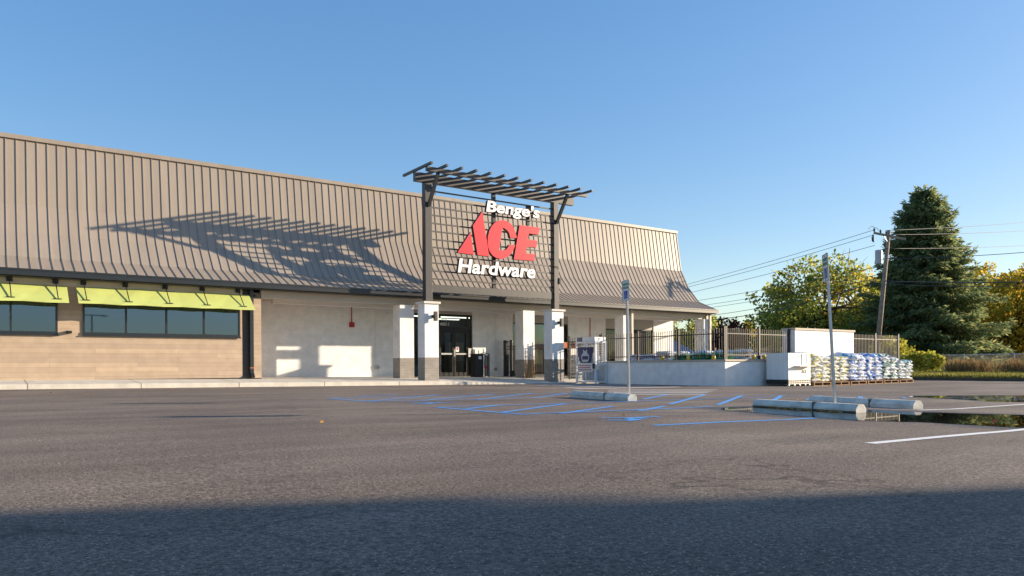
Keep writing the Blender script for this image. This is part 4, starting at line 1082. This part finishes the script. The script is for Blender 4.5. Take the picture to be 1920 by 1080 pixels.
# chain link fence
cl = thing('chain_link_fence',(46.8,20,-.1),'grey chain link fence along the grassy verge','fence')
YA, YB, XC = 9., 27.5, 46.8
for i in range(8):
    y = YA+.7+i*2.62; MB().tube([(XC,y,-.2),(XC,y,1.16)],.032,8).build('post',M['galv'],cl)
MB().tube([(XC,YA,1.10),(XC,YB,1.10)],.022,8).build('top_rail',M['galv'],cl)
m = MB(); st = .11; hgt = 1.2
k = YA-hgt
while k < YB:
    for sgn in (1,-1):
        y0_,y1_ = (k,k+hgt); z0_,z1_ = (-.1,1.1) if sgn>0 else (1.1,-.1)
        t0 = max(0,(YA-y0_)/hgt); t1 = min(1,(YB-y0_)/hgt)
        if t1>t0: m.bar((XC,y0_+t0*hgt,z0_+(z1_-z0_)*t0),(XC,y0_+t1*hgt,z0_+(z1_-z0_)*t1),.007,.007)
    k += st
m.build('wire_mesh',M['galv'],cl)
# vine on the fence
vn = thing('vine_bush',(46.5,22.8,-.05),'yellow green vine heaped over the chain link fence beside the last pallet','bush')
n = 1500; th = rng.uniform(0,6.3,n); rad = rng.random(n)**.5
c = np.stack([46.5+.35*rng.normal(size=n)*.6, 22.5+1.35*rad*np.cos(th), .86+.50*rad*np.sin(th)-.15*rng.random(n)],1)
leaf_cloud('foliage',c,rng.normal(size=(n,3))*.7+np.array([-.5,-.3,-.5]),.20,M['vine_leaf'],vn,.75)
n = 250; c = np.stack([46.4+.2*rng.normal(size=n), rng.uniform(21.2,23.4,n), rng.uniform(.1,.6,n)],1)
leaf_cloud('runner_leaves',c,rng.normal(size=(n,3)),.14,M['vine_leaf'],vn,.7)

# utility pole and lines
UP = Vector((45.9,24.8,-.2)); pb = at(1639.5,46.6,690); ptop = at(1667,46.6,432)
up = thing('utility_pole',(pb.x,pb.y,-.2),'leaning grey wooden utility pole with crossarm and transformer can','pole')
b0 = Vector((pb.x,pb.y,-.3))
MB().tube([b0,b0.lerp(ptop,.5),ptop],[.17,.145,.11],10).build('pole',M['old_wood'],up,smooth=True)
ca, cb_ = at(1638,46.2,436.5), at(1698,45.4,448.5)
MB().bar(ca,cb_,.11,.13).build('crossarm',M['old_wood'],up)
jn = b0.lerp(ptop,.915)
MB().bar(jn,ca.lerp(cb_,.30),.04,.03).bar(jn,ca.lerp(cb_,.62),.04,.03).build('arm_brace',M['galv'],up)
tc = at(1647.5,46.4,482)
m = MB(); m.tube([tc+Vector((0,0,-.44)),tc+Vector((0,0,-.4)),tc+Vector((0,0,.40)),tc+Vector((0,0,.44))],[.18,.21,.21,.16],14); to = m.build('transformer',mat('can_grey',(.42,.44,.46),.5,noise=.1),up,smooth=False)
MB().bar(tc,b0.lerp(ptop,.80),.06,.08).build('bracket',M['galv'],to)
for f,hh in ((.02,.3),(.22,.28),(.40,.26)):
    q = ca.lerp(cb_,f); MB().tube([q+Vector((0,0,.06)),q+Vector((0,0,.12)),q+Vector((0,0,hh))],[.025,.06,.045],8).build('insulator',M['black_metal'],up)
q = at(1637,46.1,446); MB().tube([q+Vector((0,0,-.2)),q+Vector((0,0,.2))],[.06,.05],8).tube([q+Vector((-.15,0,.05)),q+Vector((-.1,0,-.2)),q+Vector((.1,0,-.25))],.03,6).build('cutout_fuse',M['black_metal'],up)
MB().tube([at(1651,46.4,437),at(1645,46.3,428),at(1634,46.2,424),at(1628,46.1,430)],.015,5).build('jumper_wire',M['wire'],up)
def wire(p0, p1, sag, rad, label, n=14):
    p0, p1 = Vector(p0), Vector(p1); pts = []
    for i in range(n+1):
        t = i/n; q = p0.lerp(p1,t); q.z -= sag*4*t*(1-t); pts.append(q)
    o = MB().tube(pts,rad,5).build('overhead_wire',M['wire'],None,smooth=True); return tag(o,label,'power line','overhead wires')
W = [(1642,430,1292,527,'highest thin wire running from the pole towards the store roof'),(1636,441,1290,533,'second thin wire from the top, pole to store roof'),(1640,460,1292,544,'third thin wire from the top, left of the pole'),
     (1648,500,1305,559,'fourth thin wire, left of the pole'),(1646,515,1315,568,'fifth wire, left of the pole'),(1646,522,1322,573,'sixth wire, left of the pole')]
for i,(ax_,ay,bx_,by_,l) in enumerate(W):
    a = at(ax_,46.5,ay); b = at(bx_,64,by_); b2 = b+(b-a)*.6
    wire(a,b2,.25,.016,l)
wire(at(1643,46.5,528),at(1300,64,602),.5,.03,'thick dark cable sagging left from the pole')
wire(at(1643,46.5,531),at(1240,70,601),.35,.02,'thin cable just above the thick dark cable left of the pole')
for i,(ay,by_,l,rd) in enumerate(((432,410,'highest wire running right from the pole behind the spruce',.016),(440,428,'second wire from the top, right of the pole',.016),(466,456,'third wire from the top, right of the pole',.016),(485,467,'fourth wire, right of the pole, crossing the spruce',.02),(527,526,'thick pale cable crossing the spruce to the right',.035),(533,534,'thin cable just under the thick pale cable right of the pole',.02))):
    a = at(1660,46.3,ay); b = at(1990,46.3 if i>2 else 62,by_); wire(a,b,.12,rd,l)

# distant houses
def house(px0,px1,t,zw,zr,label,wall,roof,depth=7.):
    a, b = at(px0,t), at(px1,t); d = (b-a); d.z = 0; L = d.length; u = d.normalized(); n = Vector((-u.y,u.x,0)); n = n if n.dot(Vector((a.x,a.y,0)))>0 else -n
    o = Vector((a.x,a.y,-.2)); t_ = thing('house',o,label,'house','houses beyond the fence')
    q = lambda s,k,z: o+u*s+n*k+Vector((0,0,z+.2))
    m = MB(); m.hexa([q(0,0,-.2),q(L,0,-.2),q(L,depth,-.2),q(0,depth,-.2),q(0,0,zw),q(L,0,zw),q(L,depth,zw),q(0,depth,zw)]); m.build('wall',wall,t_)
    m = MB(); e=.4; m.prism([q(-e,-e,zw-.05),q(-e,depth/2,zr),q(-e,depth+e,zw-.05)],u*(L+2*e)); m.build('roof',roof,t_,fixn=True)
    m = MB(); m.hexa([q(L*.3,-.04,1.0),q(L*.45,-.04,1.0),q(L*.45,0,1.0),q(L*.3,0,1.0),q(L*.3,-.04,1.9),q(L*.45,-.04,1.9),q(L*.45,0,1.9),q(L*.3,0,1.9)]); w_=m.build('window',M['black_metal'],t_)
    return t_
house(1862,2010,70,1.9,3.1,'pale house with a brown roof under the yellow tree',M['house_wall'],M['shingle'])
house(1800,1850,66,2.2,3.6,'grey house half hidden behind the spruce',M['house_wall'],M['shingle'])
sp_ = at(1258,56); sh_ = thing('garden_shed',(sp_.x,sp_.y,-.2),'low shed with a sloping blue roof seen under the porch end','shed')
ea, eb = at(1256,56), at(1328,56); ud = Vector((eb.x-ea.x,eb.y-ea.y,0)); Ls = ud.length; ud.normalize(); nd = Vector((-ud.y,ud.x,0)); nd = nd if nd.dot(Vector((ea.x,ea.y,0)))>0 else -nd
q = lambda s_,k_,z_: Vector((ea.x,ea.y,0))+ud*s_+nd*k_+Vector((0,0,z_))
MB().hexa([q(0,0,-.3),q(Ls-.4,0,-.3),q(Ls-.4,4,-.3),q(0,4,-.3),q(0,0,1.0),q(Ls-.4,0,1.0),q(Ls-.4,4,1.0),q(0,4,1.0)]).build('wall',M['dark_wood'],sh_)
MB().add([q(-.3,-.3,1.02),q(Ls,-.3,1.02),q(Ls,4.3,1.02),q(-.3,4.3,1.02),q(-.3,2,2.75),q(Ls*.12,2,2.75)],[(0,1,5,4),(1,2,5),(2,3,4,5),(3,0,4),(0,3,2,1)]).build('roof',M['blue_roof'],sh_,fixn=True)
dw = thing('board_fence',(48,34,-.2),'dark board fence behind the yard, left of the spruce','fence')
a,b_ = at(1405,60),at(1660,52)
m = MB(); n=46
for k in range(n):
    p = a.lerp(b_,k/n); q = a.lerp(b_,(k+.94)/n); hz = 1.75+.03*math.sin(k*5.1)
    d=(q-p); nn=Vector((-d.y,d.x,0)).normalized()*.012
    m.hexa([(p.x-nn.x,p.y-nn.y,-.3),(q.x-nn.x,q.y-nn.y,-.3),(q.x+nn.x,q.y+nn.y,-.3),(p.x+nn.x,p.y+nn.y,-.3),(p.x-nn.x,p.y-nn.y,hz),(q.x-nn.x,q.y-nn.y,hz),(q.x+nn.x,q.y+nn.y,hz),(p.x+nn.x,p.y+nn.y,hz)])
m.build('boards',M['dark_wood'],dw)

# buildings across the lot whose shadow reaches the foreground
az, el = R(23.5), R(13.7)
nb = thing('neighbour_building',(36,-18,-.3),'plain brick building across the lot, outside the picture','building')
sd_ = Vector((math.cos(az),-math.sin(az),0)); pr = Vector((math.sin(az),math.cos(az),0))
c0 = Vector((1.0,3.10,0))+sd_*38
q = lambda s,k,z: c0+sd_*s-pr*k+Vector((0,0,z))
q = lambda s,k,z: c0+sd_*s-pr*(k+.15)+Vector((0,0,z))
m = MB(); m.hexa([q(0,0,-.5),q(14,0,-.5),q(14,9,-.5),q(0,9,-.5),q(0,0,11.5),q(14,0,11.5),q(14,9,11.5),q(0,9,11.5)]); m.build('wall',M['tan_brick'],nb)
m = MB(); m.hexa([q(-.1,-.0,11.5),q(14.1,-.0,11.5),q(14.1,9.1,11.5),q(-.1,9.1,11.5),q(-.1,-.0,11.8),q(14.1,-.0,11.8),q(14.1,9.1,11.8),q(-.1,9.1,11.8)]); m.build('coping',M['coping'],nb)

qq = lambda s_,k_,z_: c0+sd_*s_-pr*k_+Vector((0,0,z_))
MB().hexa([qq(-.3,-.10,8.95),qq(.1,-.10,8.95),qq(.1,.4,8.95),qq(-.3,.4,8.95),qq(-.3,-.10,11.6),qq(.1,-.10,11.6),qq(.1,.4,11.6),qq(-.3,.4,11.6)]).build('shadow_edge_panel',M['coping'],nb)  # unseen panel added to bend the shadow edge across the foreground
lt = thing('lamp_post',(8.6,-30,-.1),'tall parking lot lamp post with two arms, mirrored in the store window','lamp')
MB().tube([(8.6,-30,-.1),(8.6,-30,6.1)],[.09,.06],8).build('pole',M['steel'],lt)
MB().box(7.5,9.7,-30.04,-29.96,6.05,6.13).build('arm',M['steel'],lt)
for xx in (7.2,9.5): MB().box(xx,xx+.5,-30.15,-29.85,6.0,6.1).build('lamp_head',M['steel'],lt)
# fallen leaves and pebbles on the asphalt
n = 60; c = np.zeros((n,3)); 
for i in range(n):
    x = rng.uniform(1,20); y = rng.uniform(2.5,25.6); c[i] = (x,y,ground_z(x,y)+.008)
o = leaf_cloud('fallen_leaves',c,rng.normal(size=(n,3))*np.array([1,1,.12]),.045,M['litter'],None,.6); o['kind']='stuff'; o['label']='scattered dry leaves on the asphalt'
lf = MB(); p = (8.95,3.55,WZ+.006); lf.add([(p[0]-.04,p[1],p[2]),(p[0],p[1]-.03,p[2]+.03),(p[0]+.045,p[1]+.01,p[2]+.015),(p[0],p[1]+.035,p[2]+.03),(p[0]-.01,p[1],p[2]+.045)],[(0,1,4),(1,2,4),(2,3,4),(3,0,4)])
tag(lf.build('autumn_leaf',mat('orange_leaf',(.65,.10,.02),.6)),'orange red autumn leaf floating on the puddle','leaf')
db = MB()
for k in range(26):
    t_ = random.random(); x = 9.72-.12-.10*random.random()+.28*t_; y = 5.7+1.5*t_; a_ = random.uniform(0,3.1); l = random.uniform(.03,.1)
    db.bar((x-math.cos(a_)*l,y-math.sin(a_)*l,WZ+.006),(x+math.cos(a_)*l,y+math.sin(a_)*l,WZ+.01),.014,.012)
struct(db.build('puddle_debris',M['litter']),'twigs and leaves caught along the wet wheel stop','stuff')

# ------------------------------------------------------------------ light, sky, camera
w = bpy.data.worlds.new('World'); scene.world = w; w.use_nodes = True
nt = w.node_tree; bg = nt.nodes['Background']
sky = nt.nodes.new('ShaderNodeTexSky'); sky.sky_type = 'NISHITA'; sky.sun_disc = False
sky.sun_elevation = el; sky.sun_rotation = R(90)+az; sky.altitude = 200; sky.air_density = 1.0; sky.dust_density = .6; sky.ozone_density = 2.2
gm = nt.nodes.new('ShaderNodeGamma'); gm.inputs[1].default_value = .56; nt.links.new(sky.outputs[0], gm.inputs[0])
hs = nt.nodes.new('ShaderNodeHueSaturation'); hs.inputs['Saturation'].default_value = 1.7; hs.inputs['Hue'].default_value = .512; nt.links.new(gm.outputs[0], hs.inputs['Color']); nt.links.new(hs.outputs[0], bg.inputs[0]); bg.inputs[1].default_value = .15
sl = bpy.data.lights.new('sun','SUN'); sl.energy = 4.0; sl.angle = R(.5); sl.color = (1,.82,.61)
so = bpy.data.objects.new('sun',sl); COL.objects.link(so)
to_sun = Vector((math.cos(el)*math.cos(az),-math.cos(el)*math.sin(az),math.sin(el)))
so.rotation_euler = to_sun.to_track_quat('Z','Y').to_euler(); so.location = (30,-10,30)
cam = bpy.data.cameras.new('camera'); co = bpy.data.objects.new('camera',cam); COL.objects.link(co)
cam.sensor_width = 36; cam.lens = F/1920*36; cam.shift_y = (CY-540)/1920; cam.clip_end = 2000; cam.clip_start = .05
co.matrix_world = Matrix.Translation((0,0,EYE)) @ Matrix.Rotation(-TH,4,'Z') @ Matrix.Rotation(R(90),4,'X') @ Matrix.Rotation(-ROLL,4,'Z')
scene.camera = co
scene.view_settings.view_transform = 'Standard'; scene.view_settings.look = 'None'; scene.view_settings.exposure = 1.4; scene.view_settings.gamma = 1
scene.cycles.max_bounces = 6; scene.cycles.transparent_max_bounces = 8
